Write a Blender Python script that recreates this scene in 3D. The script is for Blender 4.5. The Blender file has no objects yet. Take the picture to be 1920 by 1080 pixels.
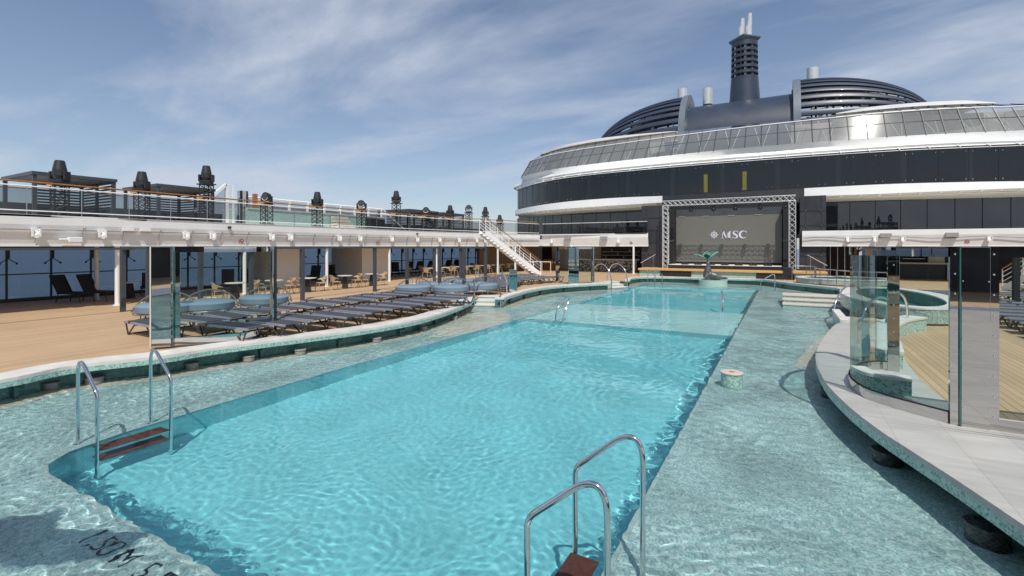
import bpy, bmesh, math, random
from mathutils import Vector, Matrix
random.seed(7)
R=math.radians
S=bpy.context.scene
# ---------------------------------------------------------------- camera
YAW=29.5; FPX=900.0; U0,V0=960.0,462.0; CAMZ=2.8
cs,cc=math.sin(R(YAW)),math.cos(R(YAW))
cam=bpy.data.cameras.new('camera'); cam.sensor_width=36; cam.lens=36*FPX/1920
cam.shift_y=-(540-V0)/1920; cam.clip_start=.05; cam.clip_end=30000
camo=bpy.data.objects.new('camera',cam); S.collection.objects.link(camo)
camo.location=(0,0,CAMZ); camo.rotation_euler=(R(90),0,R(YAW)); S.camera=camo
# ---------------------------------------------------------------- sun, sky, exposure
SUN=Vector((.31,-.447,.839)).normalized()
sl=bpy.data.lights.new('sun','SUN'); sl.energy=4.2; sl.angle=R(.53); sl.color=(1,.95,.87)
sl.cycles.is_caustics_light=True
so=bpy.data.objects.new('sun',sl); S.collection.objects.link(so)
so.rotation_euler=SUN.to_track_quat('Z','Y').to_euler(); so.location=(0,0,60)
S.view_settings.view_transform='Standard'; S.view_settings.look='None'
S.view_settings.exposure=.07; S.view_settings.gamma=1
W=bpy.data.worlds.new('World'); S.world=W; W.use_nodes=True
def sky():
    nt=W.node_tree; n=nt.nodes; l=nt.links; n.clear()
    out=n.new('ShaderNodeOutputWorld'); bg=n.new('ShaderNodeBackground'); bg.inputs[1].default_value=.10
    st=n.new('ShaderNodeTexSky'); st.sky_type='NISHITA'; st.sun_disc=False
    st.sun_elevation=math.asin(SUN.z); st.sun_rotation=math.atan2(SUN.x,SUN.y)
    st.altitude=0; st.air_density=1.0; st.dust_density=.5; st.ozone_density=3.0
    tc=n.new('ShaderNodeTexCoord')
    # project the view direction on a flat cloud layer
    sp=n.new('ShaderNodeSeparateXYZ'); l.new(tc.outputs['Generated'],sp.inputs[0])
    ad=n.new('ShaderNodeMath'); ad.operation='ADD'; ad.inputs[1].default_value=.16; l.new(sp.outputs[2],ad.inputs[0])
    mx=n.new('ShaderNodeMath'); mx.operation='MAXIMUM'; mx.inputs[1].default_value=.03; l.new(ad.outputs[0],mx.inputs[0])
    dv=n.new('ShaderNodeVectorMath'); dv.operation='DIVIDE'
    cb=n.new('ShaderNodeCombineXYZ')
    for i in range(3): l.new(mx.outputs[0],cb.inputs[i])
    l.new(tc.outputs['Generated'],dv.inputs[0]); l.new(cb.outputs[0],dv.inputs[1])
    mp=n.new('ShaderNodeMapping'); mp.inputs['Rotation'].default_value=(0,0,R(50)); mp.inputs['Scale'].default_value=(.55,1.1,.3)
    mp.inputs['Location'].default_value=(1.7,.6,0)
    l.new(dv.outputs[0],mp.inputs[0])
    nz=n.new('ShaderNodeTexNoise'); nz.inputs['Scale'].default_value=1.1; nz.inputs['Detail'].default_value=9
    nz.inputs['Roughness'].default_value=.56; nz.inputs['Distortion'].default_value=.35; l.new(mp.outputs[0],nz.inputs[0])
    r=n.new('ShaderNodeValToRGB'); r.color_ramp.elements[0].position=.45; r.color_ramp.elements[1].position=.66
    r.color_ramp.elements[0].color=(0,0,0,1); r.color_ramp.elements[1].color=(1,1,1,1); l.new(nz.outputs[0],r.inputs[0])
    n2=n.new('ShaderNodeTexNoise'); n2.inputs['Scale'].default_value=4.5; n2.inputs['Detail'].default_value=8; n2.inputs['Roughness'].default_value=.62
    l.new(mp.outputs[0],n2.inputs[0])
    r2=n.new('ShaderNodeMapRange'); r2.inputs[1].default_value=.35; r2.inputs[2].default_value=.7; r2.inputs[3].default_value=.55; r2.inputs[4].default_value=1.1
    l.new(n2.outputs[0],r2.inputs[0])
    xr=n.new('ShaderNodeMapRange'); xr.inputs[1].default_value=-.35; xr.inputs[2].default_value=.45; xr.inputs[3].default_value=0; xr.inputs[4].default_value=.13; l.new(sp.outputs[0],xr.inputs[0])
    xa=n.new('ShaderNodeMath'); xa.operation='ADD'; l.new(xr.outputs[0],xa.inputs[0]); l.new(nz.outputs[0],xa.inputs[1]); l.new(xa.outputs[0],r.inputs[0])
    ml=n.new('ShaderNodeMath'); ml.operation='MULTIPLY'; l.new(r.outputs[0],ml.inputs[0]); l.new(r2.outputs[0],ml.inputs[1])
    # thin overall veil so the blue is soft
    m0=n.new('ShaderNodeMath'); m0.operation='MULTIPLY_ADD'; m0.inputs[1].default_value=.80; m0.inputs[2].default_value=.06; l.new(ml.outputs[0],m0.inputs[0])
    mix=n.new('ShaderNodeMix'); mix.data_type='RGBA'; l.new(m0.outputs[0],mix.inputs[0]); l.new(st.outputs[0],mix.inputs[6])
    hz=n.new('ShaderNodeMapRange'); hz.inputs[1].default_value=.0; hz.inputs[2].default_value=.45; hz.inputs[3].default_value=.26; hz.inputs[4].default_value=0; l.new(sp.outputs[2],hz.inputs[0]); ha=n.new('ShaderNodeMath'); ha.operation='ADD'; ha.use_clamp=True; l.new(hz.outputs[0],ha.inputs[0]); l.new(m0.outputs[0],ha.inputs[1]); l.new(ha.outputs[0],mix.inputs[0])
    mix.inputs[7].default_value=(5.5,6.0,7.1,1)
    l.new(mix.outputs[2],bg.inputs[0]); l.new(bg.outputs[0],out.inputs[0])
sky()
# ---------------------------------------------------------------- helpers
def P(u,v,z):
    d=(CAMZ-z)*FPX/(v-V0); r=(u-U0)/FPX
    return Vector((d*(-cs+r*cc), d*(cc+r*cs), z))
def PX(u,x):            # point on the vertical plane x = const seen in column u -> y
    r=(u-U0)/FPX; return x/(-cs+r*cc)*(cc+r*cs)
def PY(u,y):
    r=(u-U0)/FPX; return y/(cc+r*cs)*(-cs+r*cc)
COL=S.collection
class MB:
    def __init__(s): s.v=[]; s.f=[]; s.uv={}; s.mi=[]; s.cur=0
    def add(s,vs,fs,uvs=None):
        o=len(s.v); s.v+= [tuple(p) for p in vs]
        for i,f in enumerate(fs):
            s.f.append(tuple(o+k for k in f)); s.mi.append(s.cur)
            if uvs: s.uv[len(s.f)-1]=uvs[i]
    def box(s,x0,x1,y0,y1,z0,z1,rz=0,c=None,M=None):
        vs=[Vector((x,y,z)) for z in (z0,z1) for x,y in ((x0,y0),(x1,y0),(x1,y1),(x0,y1))]
        if rz:
            m=Matrix.Rotation(rz,4,'Z'); vs=[m@p for p in vs]
        if c: vs=[p+Vector(c) for p in vs]
        if M: vs=[M@p for p in vs]
        s.add(vs,[(3,2,1,0),(4,5,6,7),(0,1,5,4),(1,2,6,5),(2,3,7,6),(3,0,4,7)])
    def beam(s,a,b,w,h=None,up=(0,0,1)):
        a=Vector(a); b=Vector(b); h=h or w; d=(b-a)
        if d.length<1e-6: return
        d=d.normalized(); u=Vector(up)
        if abs(d.dot(u))>.98: u=Vector((0,1,0)) if abs(d.y)<.9 else Vector((1,0,0))
        x=d.cross(u).normalized(); y=x.cross(d).normalized()
        vs=[]
        for p in (a,b):
            for sx,sy in ((-1,-1),(1,-1),(1,1),(-1,1)): vs.append(p+x*sx*w/2+y*sy*h/2)
        s.add(vs,[(0,1,2,3),(7,6,5,4),(0,4,5,1),(1,5,6,2),(2,6,7,3),(3,7,4,0)])
    def tube(s,pts,r,n=8,cap=True,closed=False):
        pts=[Vector(p) for p in pts]; m=len(pts)
        rs=r if isinstance(r,(list,tuple)) else [r]*m
        rings=[]; prev=None
        for i,p in enumerate(pts):
            if closed: t=(pts[(i+1)%m]-pts[i-1]).normalized()
            else: t=(pts[min(i+1,m-1)]-pts[max(i-1,0)]).normalized()
            if prev is None:
                a=Vector((0,0,1)) if abs(t.z)<.9 else Vector((1,0,0))
                x=t.cross(a).normalized()
            else:
                x=(prev-t*prev.dot(t)).normalized()
            prev=x; y=t.cross(x)
            rings.append([p+(x*math.cos(2*math.pi*k/n)+y*math.sin(2*math.pi*k/n))*rs[i] for k in range(n)])
        vs=[q for g in rings for q in g]; fs=[]
        for i in range(m if closed else m-1):
            j=(i+1)%m
            for k in range(n): fs.append((i*n+k,i*n+(k+1)%n,j*n+(k+1)%n,j*n+k))
        if cap and not closed: fs.append(tuple(range(n-1,-1,-1))); fs.append(tuple((m-1)*n+k for k in range(n)))
        s.add(vs,fs)
    def cyl(s,x,y,z0,z1,r0,r1=None,n=16):
        r1=r0 if r1 is None else r1
        vs=[(x+r*math.cos(2*math.pi*k/n),y+r*math.sin(2*math.pi*k/n),z) for z,r in ((z0,r0),(z1,r1)) for k in range(n)]
        fs=[(k,(k+1)%n,n+(k+1)%n,n+k) for k in range(n)]+[tuple(range(n-1,-1,-1)),tuple(range(n,2*n))]
        s.add(vs,fs,[[(k/n*6.28*r0,0),((k+1)/n*6.28*r0,0),((k+1)/n*6.28*r0,z1-z0),(k/n*6.28*r0,z1-z0)] for k in range(n)]+[[(vs[k][0],vs[k][1]) for k in range(n-1,-1,-1)],[(vs[n+k][0],vs[n+k][1]) for k in range(n)]])
    def prism(s,poly,z0,z1):
        n=len(poly); vs=[(p[0],p[1],z0) for p in poly]+[(p[0],p[1],z1) for p in poly]
        a=sum(poly[i][0]*poly[(i+1)%n][1]-poly[(i+1)%n][0]*poly[i][1] for i in range(n))
        top=tuple(range(n,2*n)); bot=tuple(range(n-1,-1,-1))
        fs=[(i,(i+1)%n,n+(i+1)%n,n+i) for i in range(n)]
        if a<0: fs=[f[::-1] for f in fs]; top=top[::-1]; bot=bot[::-1]
        s.add(vs,fs+[top,bot])
    def ribbon(s,A,B,flip=False):      # loft between two equal-length polylines, uv = (arc length, height)
        fs=[];uv=[];L=0;m=len(A); vs=[Vector(p) for p in A]+[Vector(p) for p in B]
        for i in range(m-1):
            e=(vs[i+1]-vs[i]).length; h0=(vs[m+i]-vs[i]).length; h1=(vs[m+i+1]-vs[i+1]).length
            f=(i,i+1,m+i+1,m+i); w=[(L,0),(L+e,0),(L+e,h1),(L,h0)]
            if flip: f=f[::-1]; w=w[::-1]
            fs.append(f); uv.append(w); L+=e
        s.add(vs,fs,uv)
    def slab(s,A,B,z0,z1):             # strip between plan polylines A (outer) and B (inner), closed all round
        a0=[(p[0],p[1],z0) for p in A]; a1=[(p[0],p[1],z1) for p in A]; b0=[(p[0],p[1],z0) for p in B]; b1=[(p[0],p[1],z1) for p in B]
        s.ribbon(a0,a1); s.ribbon(a1,b1); s.ribbon(b1,b0); s.ribbon(b0,a0)
        s.add([a0[0],a1[0],b1[0],b0[0]],[(0,1,2,3)]); s.add([a0[-1],a1[-1],b1[-1],b0[-1]],[(3,2,1,0)])
    def sphere(s,c,r,n=12,m=8,sc=(1,1,1)):
        vs=[];fs=[]
        for i in range(m+1):
            t=math.pi*i/m
            for k in range(n):
                a=2*math.pi*k/n
                vs.append((c[0]+r*sc[0]*math.sin(t)*math.cos(a),c[1]+r*sc[1]*math.sin(t)*math.sin(a),c[2]+r*sc[2]*math.cos(t)))
        for i in range(m):
            for k in range(n): fs.append((i*n+k,(i+1)*n+k,(i+1)*n+(k+1)%n,i*n+(k+1)%n))
        s.add(vs,fs)
    def build(s,name,m,parent=None,smooth=False,bevel=0,fix=True):
        me=bpy.data.meshes.new(name); me.from_pydata(s.v,[],s.f)
        if s.uv:
            ul=me.uv_layers.new(name='UVMap')
            for i,p in enumerate(me.polygons):
                if i in s.uv:
                    for k,li in enumerate(p.loop_indices): ul.data[li].uv=s.uv[i][k]
        for mm in (m if isinstance(m,(list,tuple)) else [m]): me.materials.append(mm)
        for i,p in enumerate(me.polygons): p.material_index=s.mi[i]
        if fix:
            bm=bmesh.new(); bm.from_mesh(me); bmesh.ops.remove_doubles(bm,verts=bm.verts,dist=1e-5)
            bmesh.ops.recalc_face_normals(bm,faces=bm.faces); bm.to_mesh(me); bm.free()
        if smooth:
            for p in me.polygons: p.use_smooth=True
            try: me.set_sharp_from_angle(angle=R(40))
            except Exception: pass
        o=bpy.data.objects.new(name,me); COL.objects.link(o)
        if parent: o.parent=parent; o.matrix_parent_inverse=Matrix.Translation(-Vector(parent.location)) if not parent.rotation_euler.z else parent.matrix_basis.inverted()
        if bevel:
            b=o.modifiers.new('bevel','BEVEL'); b.width=bevel; b.segments=2; b.limit_method='ANGLE'
        return o
def tag(o,label=None,cat=None,group=None,kind=None):
    if label: o['label']=label
    if cat: o['category']=cat
    if group: o['group']=group
    if kind: o['kind']=kind
    return o
def thing(name,loc,label,cat,group=None,rz=0):
    o=bpy.data.objects.new(name,None); o.empty_display_size=.1; o.location=loc; o.rotation_euler=(0,0,rz); COL.objects.link(o)
    return tag(o,label,cat,group)
def dup(root,loc,rz,label,group=None,scale=None):
    r=root.copy(); COL.objects.link(r); r.location=loc; r.rotation_euler=(0,0,rz); r['label']=label
    if group: r['group']=group
    if scale: r.scale=scale
    for ch in list(root.children):
        c=ch.copy(); COL.objects.link(c); c.parent=r
        for g in list(ch.children):
            d=g.copy(); COL.objects.link(d); d.parent=c
    return r
def cat_rom(pts,n=8):
    pts=[Vector((p[0],p[1],p[2] if len(p)>2 else 0)) for p in pts]; out=[]
    q=[pts[0]*2-pts[1]]+pts+[pts[-1]*2-pts[-2]]
    for i in range(1,len(q)-2):
        for k in range(n):
            t=k/n; a,b,c,d=q[i-1:i+3]
            out.append(.5*((2*b)+(c-a)*t+(2*a-5*b+4*c-d)*t*t+(3*b-a-3*c+d)*t**3))
    out.append(pts[-1]); return out
def offset(path,d):     # d>0 = to the left of travel
    out=[]
    for i,p in enumerate(path):
        t=(path[min(i+1,len(path)-1)]-path[max(i-1,0)]); t.z=0; t.normalize()
        out.append(Vector((p.x-t.y*d,p.y+t.x*d,p.z)))
    return out
def resample(path,n):
    L=[0]
    for i in range(1,len(path)): L.append(L[-1]+(path[i]-path[i-1]).length)
    out=[];j=0
    for k in range(n):
        s=L[-1]*k/(n-1)
        while j<len(L)-2 and L[j+1]<s: j+=1
        e=L[j+1]-L[j]; t=(s-L[j])/e if e>0 else 0
        out.append(path[j].lerp(path[j+1],t))
    return out
# ---------------------------------------------------------------- materials
def newmat(name):
    m=bpy.data.materials.new(name); m.use_nodes=True; nt=m.node_tree; return m,nt,nt.nodes['Principled BSDF']
def lk(nt,a,b): nt.links.new(a,b)
def pm(name,col,rough=.5,metal=0,var=.12,vs=3.0,bump=0,bs=60,spec=.5,coat=0):
    m,nt,b=newmat(name); n=nt.nodes
    b.inputs['Roughness'].default_value=rough; b.inputs['Metallic'].default_value=metal
    b.inputs['Specular IOR Level'].default_value=spec; b.inputs['Coat Weight'].default_value=coat
    tc=n.new('ShaderNodeTexCoord'); nz=n.new('ShaderNodeTexNoise'); nz.inputs['Scale'].default_value=vs; nz.inputs['Detail'].default_value=6; nz.inputs['Roughness'].default_value=.6
    lk(nt,tc.outputs['Object'],nz.inputs[0])
    mr=n.new('ShaderNodeMapRange'); mr.inputs[1].default_value=.3; mr.inputs[2].default_value=.7; mr.inputs[3].default_value=1-var; mr.inputs[4].default_value=1+var*.6
    lk(nt,nz.outputs[0],mr.inputs[0])
    mx=n.new('ShaderNodeVectorMath'); mx.operation='SCALE'; mx.inputs[0].default_value=col; lk(nt,mr.outputs[0],mx.inputs['Scale']); lk(nt,mx.outputs[0],b.inputs['Base Color'])
    rr=n.new('ShaderNodeMapRange'); rr.inputs[3].default_value=rough*.8; rr.inputs[4].default_value=rough*1.2; lk(nt,nz.outputs[0],rr.inputs[0]); lk(nt,rr.outputs[0],b.inputs['Roughness'])
    if bump:
        n2=n.new('ShaderNodeTexNoise'); n2.inputs['Scale'].default_value=bs; lk(nt,tc.outputs['Object'],n2.inputs[0])
        bp=n.new('ShaderNodeBump'); bp.inputs['Strength'].default_value=bump; bp.inputs['Distance'].default_value=.01; lk(nt,n2.outputs[0],bp.inputs['Height']); lk(nt,bp.outputs[0],b.inputs['Normal'])
    return m
def mosaic(name,cols,tile=.025,coord='Object',grout=(.45,.5,.47),rough=.25,gw=.1,big=.25,diamond=False,stops=None):
    """square glass tiles, one random glaze per tile, thin grout lines"""
    m,nt,b=newmat(name); n=nt.nodes; b.inputs['Roughness'].default_value=rough
    tc=n.new('ShaderNodeTexCoord')
    mp=n.new('ShaderNodeMapping'); mp.inputs['Scale'].default_value=(1/tile,)*3
    if diamond: mp.inputs['Rotation'].default_value=(0,0,R(45))
    lk(nt,tc.outputs[coord],mp.inputs[0])
    fl=n.new('ShaderNodeVectorMath'); fl.operation='FLOOR'; lk(nt,mp.outputs[0],fl.inputs[0])
    wn=n.new('ShaderNodeTexWhiteNoise'); lk(nt,fl.outputs[0],wn.inputs[0])
    rp=n.new('ShaderNodeValToRGB'); rp.color_ramp.interpolation='CONSTANT'; e=rp.color_ramp.elements
    while len(e)<len(cols): e.new(.5)
    st=stops or [i/len(cols) for i in range(len(cols))]
    for i,c in enumerate(cols): e[i].position=st[i]; e[i].color=(*c,1)
    lk(nt,wn.outputs[0],rp.inputs[0])
    fr=n.new('ShaderNodeVectorMath'); fr.operation='FRACTION'; lk(nt,mp.outputs[0],fr.inputs[0])
    sp=n.new('ShaderNodeSeparateXYZ'); lk(nt,fr.outputs[0],sp.inputs[0])
    mn=n.new('ShaderNodeMath'); mn.operation='MINIMUM'; lk(nt,sp.outputs[0],mn.inputs[0]); lk(nt,sp.outputs[1],mn.inputs[1])
    ls=n.new('ShaderNodeMath'); ls.operation='LESS_THAN'; ls.inputs[1].default_value=gw; lk(nt,mn.outputs[0],ls.inputs[0])
    mx=n.new('ShaderNodeMix'); mx.data_type='RGBA'; lk(nt,ls.outputs[0],mx.inputs[0]); lk(nt,rp.outputs[0],mx.inputs[6]); mx.inputs[7].default_value=(*grout,1)
    nz=n.new('ShaderNodeTexNoise'); nz.inputs['Scale'].default_value=.8; nz.inputs['Detail'].default_value=5; lk(nt,tc.outputs[coord],nz.inputs[0])
    mr=n.new('ShaderNodeMapRange'); mr.inputs[1].default_value=.3; mr.inputs[2].default_value=.7; mr.inputs[3].default_value=1-big; mr.inputs[4].default_value=1+big*.5; lk(nt,nz.outputs[0],mr.inputs[0])
    sc=n.new('ShaderNodeVectorMath'); sc.operation='SCALE'; lk(nt,mx.outputs[2],sc.inputs[0]); lk(nt,mr.outputs[0],sc.inputs['Scale']); lk(nt,sc.outputs[0],b.inputs['Base Color'])
    return m
def glassmat(name,tint,gloss=.06,rough=.02,dark=None,darkf=0,bias=1.0):
    """thin architectural glass: fresnel reflection over a tinted see-through sheet"""
    m=bpy.data.materials.new(name); m.use_nodes=True; nt=m.node_tree; n=nt.nodes; n.clear()
    out=n.new('ShaderNodeOutputMaterial'); tr=n.new('ShaderNodeBsdfTransparent'); tr.inputs[0].default_value=(*tint,1)
    gl=n.new('ShaderNodeBsdfGlossy'); gl.inputs['Roughness'].default_value=rough
    fr=n.new('ShaderNodeFresnel'); fr.inputs[0].default_value=1.5
    ml=n.new('ShaderNodeMath'); ml.operation='MULTIPLY'; ml.inputs[1].default_value=bias; ml.use_clamp=True; lk(nt,fr.outputs[0],ml.inputs[0])
    mix=n.new('ShaderNodeMixShader'); lk(nt,ml.outputs[0],mix.inputs[0])
    base=tr
    if darkf:
        df=n.new('ShaderNodeBsdfDiffuse'); df.inputs[0].default_value=(*dark,1)
        m2=n.new('ShaderNodeMixShader'); m2.inputs[0].default_value=darkf; lk(nt,tr.outputs[0],m2.inputs[1]); lk(nt,df.outputs[0],m2.inputs[2]); base=m2
    lk(nt,base.outputs[0],mix.inputs[1]); lk(nt,gl.outputs[0],mix.inputs[2]); lk(nt,mix.outputs[0],out.inputs[0])
    return m
M={}
M['white']=pm('white_paint',(.78,.78,.77),.38,var=.05,vs=1.2)
M['soffit']=pm('cream_soffit',(.62,.57,.48),.6,var=.06)
M['marble']=pm('white_stone',(.62,.60,.565),.42,var=.16,vs=2.2)
M['cream']=pm('cream_wall',(.72,.68,.62),.6,var=.05)
M['chrome']=pm('polished_steel',(.72,.72,.74),.09,1,var=.06,vs=8)
M['steel']=pm('brushed_steel',(.55,.55,.56),.25,1,var=.1)
M['mirror']=pm('mirror_steel',(.60,.59,.58),.018,1,var=.04,vs=1.5,bump=.012,bs=2.2)
M['black']=pm('black_metal',(.022,.023,.026),.42,var=.2)
M['blackm']=pm('matte_black',(.012,.012,.014),.7,var=.2)
M['char']=pm('charcoal_metal',(.06,.068,.08),.45,var=.12)
M['navy']=pm('navy_paint',(.030,.042,.068),.4,var=.16,vs=.6,coat=.08)
M['navyl']=pm('grey_blue_paint',(.12,.145,.18),.4,var=.08)
M['wood']=pm('varnished_wood',(.34,.14,.04),.35,var=.2,vs=6)
M['orange']=pm('oak_edge',(.62,.36,.13),.45,var=.12,vs=5)
M['rattan']=pm('woven_rattan',(.42,.31,.19),.6,var=.25,vs=40)
M['tabletop']=pm('pale_table_top',(.62,.58,.52),.35)
M['sling']=pm('grey_sling_fabric',(.045,.048,.062),.75,var=.15,vs=30,bump=.3,bs=400)
M['alu']=pm('silver_blue_rail',(.24,.26,.31),.35,var=.06)
M['bronze']=pm('dark_brown_frame',(.05,.038,.032),.4,var=.15)
M['blue']=pm('blue_cushion',(.15,.215,.28),.8,var=.08,bump=.2,bs=80)
M['nfab']=pm('navy_fabric',(.02,.022,.03),.8,var=.15)
M['wire']=pm('grey_wire',(.16,.165,.17),.4,.3,var=.1)
M['red']=pm('red_print',(.5,.02,.03),.5)
M['silver']=pm('silver_paint',(.62,.63,.64),.35,.35,var=.08)
M['grey']=pm('grey_plastic',(.3,.3,.31),.5)
M['seal']=pm('bronze_patina',(.11,.12,.13),.42,.5,var=.3,vs=5,bump=.5,bs=12)
M['leaf']=pm('green_glass_leaf',(.04,.20,.13),.25,var=.35,vs=6)
M['leafw']=pm('pale_leaf_rim',(.28,.42,.36),.35,var=.1)
M['yellow']=pm('yellow_curtain',(.17,.15,.02),.6)
M['redtread']=pm('red_brown_grating',(.12,.038,.022),.6,var=.4,vs=60)
M['lcd']=pm('grey_screen',(.16,.155,.14),.35,var=.03,vs=1,spec=.35)
M['logo']=pm('pale_lilac_print',(.62,.60,.70),.5,var=.03)
M['cloth']=pm('brown_wall',(.22,.15,.09),.6)
M['interior']=pm('dark_interior',(.05,.05,.052),.6,var=.4,vs=.8)
M['intgrey']=pm('grey_interior',(.36,.36,.35),.6,var=.25,vs=.7)
M['deckb']=pm('brown_grating',(.25,.19,.13),.6)
M['bench']=pm('pale_plank',(.52,.46,.41),.5,var=.12,vs=7)
M['sand']=mosaic('sand_mosaic',[(.62,.60,.52),(.68,.66,.58),(.56,.55,.48)],.02,grout=(.5,.48,.42),big=.1)
M['ledge']=mosaic('aqua_floor_mosaic',[(.24,.41,.415),(.35,.525,.53),(.45,.605,.605),(.30,.47,.475),(.54,.665,.66)],.022,grout=(.50,.60,.60),gw=.10,big=.3)
M['poolf']=mosaic('pool_tile',[(.20,.60,.665),(.235,.64,.70),(.185,.57,.64)],.05,grout=(.30,.66,.71),gw=.06,big=.14)
M['mosw']=mosaic('green_mosaic',[(.30,.48,.42),(.10,.30,.26),(.38,.55,.49),(.22,.42,.37)],.028,'UV',grout=(.45,.55,.5),diamond=True,big=.15)
M['mosp']=mosaic('pale_green_mosaic',[(.34,.50,.45),(.40,.56,.50),(.22,.40,.36),(.36,.52,.47)],.03,'UV',grout=(.5,.58,.54),big=.1)
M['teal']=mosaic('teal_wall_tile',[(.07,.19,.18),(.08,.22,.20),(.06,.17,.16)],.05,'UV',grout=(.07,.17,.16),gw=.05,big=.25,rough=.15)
M['barm']=mosaic('dark_bar_mosaic',[(.03,.03,.03),(.30,.30,.30),(.08,.08,.08),(.5,.5,.48)],.12,'UV',grout=(.06,.06,.06),diamond=True)
M['glass']=glassmat('clear_screen_glass',(.76,.87,.85),bias=.55)
M['glassedge']=pm('green_glass_edge',(.05,.14,.13),.1,var=.1)
M['railglass']=glassmat('grey_rail_glass',(.64,.66,.68),bias=1.0)
M['sideglass']=glassmat('blue_tint_window',(.31,.37,.45),bias=.5)
M['topglass']=glassmat('grey_canopy_glass',(.76,.78,.77),dark=(.55,.56,.55),darkf=.22,bias=2.4,rough=.09)
def darkglass(name,col,ior=1.55,rough=.03,bump=.0):
    m,nt,b=newmat(name); n=nt.nodes; b.inputs['Base Color'].default_value=(*col,1); b.inputs['Roughness'].default_value=rough; b.inputs['IOR'].default_value=ior; b.inputs['Specular IOR Level'].default_value=.5
    tc=n.new('ShaderNodeTexCoord'); nz=n.new('ShaderNodeTexNoise'); nz.inputs['Scale'].default_value=.35; lk(nt,tc.outputs['Object'],nz.inputs[0])
    mr=n.new('ShaderNodeMapRange'); mr.inputs[1].default_value=.35; mr.inputs[2].default_value=.65; mr.inputs[3].default_value=.6; mr.inputs[4].default_value=1.5; lk(nt,nz.outputs[0],mr.inputs[0])
    sc=n.new('ShaderNodeVectorMath'); sc.operation='SCALE'; sc.inputs[0].default_value=col; lk(nt,mr.outputs[0],sc.inputs['Scale']); lk(nt,sc.outputs[0],b.inputs['Base Color'])
    bp=n.new('ShaderNodeBump'); bp.inputs['Strength'].default_value=.012; bp.inputs['Distance'].default_value=.05; n2=n.new('ShaderNodeTexNoise'); n2.inputs['Scale'].default_value=.8; lk(nt,tc.outputs['Object'],n2.inputs[0]); lk(nt,n2.outputs[0],bp.inputs['Height']); lk(nt,bp.outputs[0],b.inputs['Normal'])
    return m
M['dglass']=darkglass('dark_facade_glass',(.030,.032,.036),ior=1.85,rough=.02)
def tintglass(name,tint,ior):
    m=bpy.data.materials.new(name); m.use_nodes=True; nt=m.node_tree; n=nt.nodes; n.clear()
    out=n.new('ShaderNodeOutputMaterial'); tr=n.new('ShaderNodeBsdfTransparent'); tr.inputs[0].default_value=(*tint,1)
    gl=n.new('ShaderNodeBsdfGlossy'); gl.inputs['Roughness'].default_value=.015; fr=n.new('ShaderNodeFresnel'); fr.inputs[0].default_value=ior
    tc=n.new('ShaderNodeTexCoord'); nz=n.new('ShaderNodeTexNoise'); nz.inputs['Scale'].default_value=.5; lk(nt,tc.outputs['Object'],nz.inputs[0])
    bp=n.new('ShaderNodeBump'); bp.inputs['Strength'].default_value=.02; bp.inputs['Distance'].default_value=.08; lk(nt,nz.outputs[0],bp.inputs['Height']); lk(nt,bp.outputs[0],gl.inputs['Normal'])
    mix=n.new('ShaderNodeMixShader'); lk(nt,fr.outputs[0],mix.inputs[0]); lk(nt,tr.outputs[0],mix.inputs[1]); lk(nt,gl.outputs[0],mix.inputs[2]); lk(nt,mix.outputs[0],out.inputs[0]); return m
M['mglass']=tintglass('tinted_facade_glass',(.30,.31,.33),1.75)
M['dglass2']=darkglass('black_facade_glass',(.012,.014,.018),ior=1.8,rough=.02)
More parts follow.
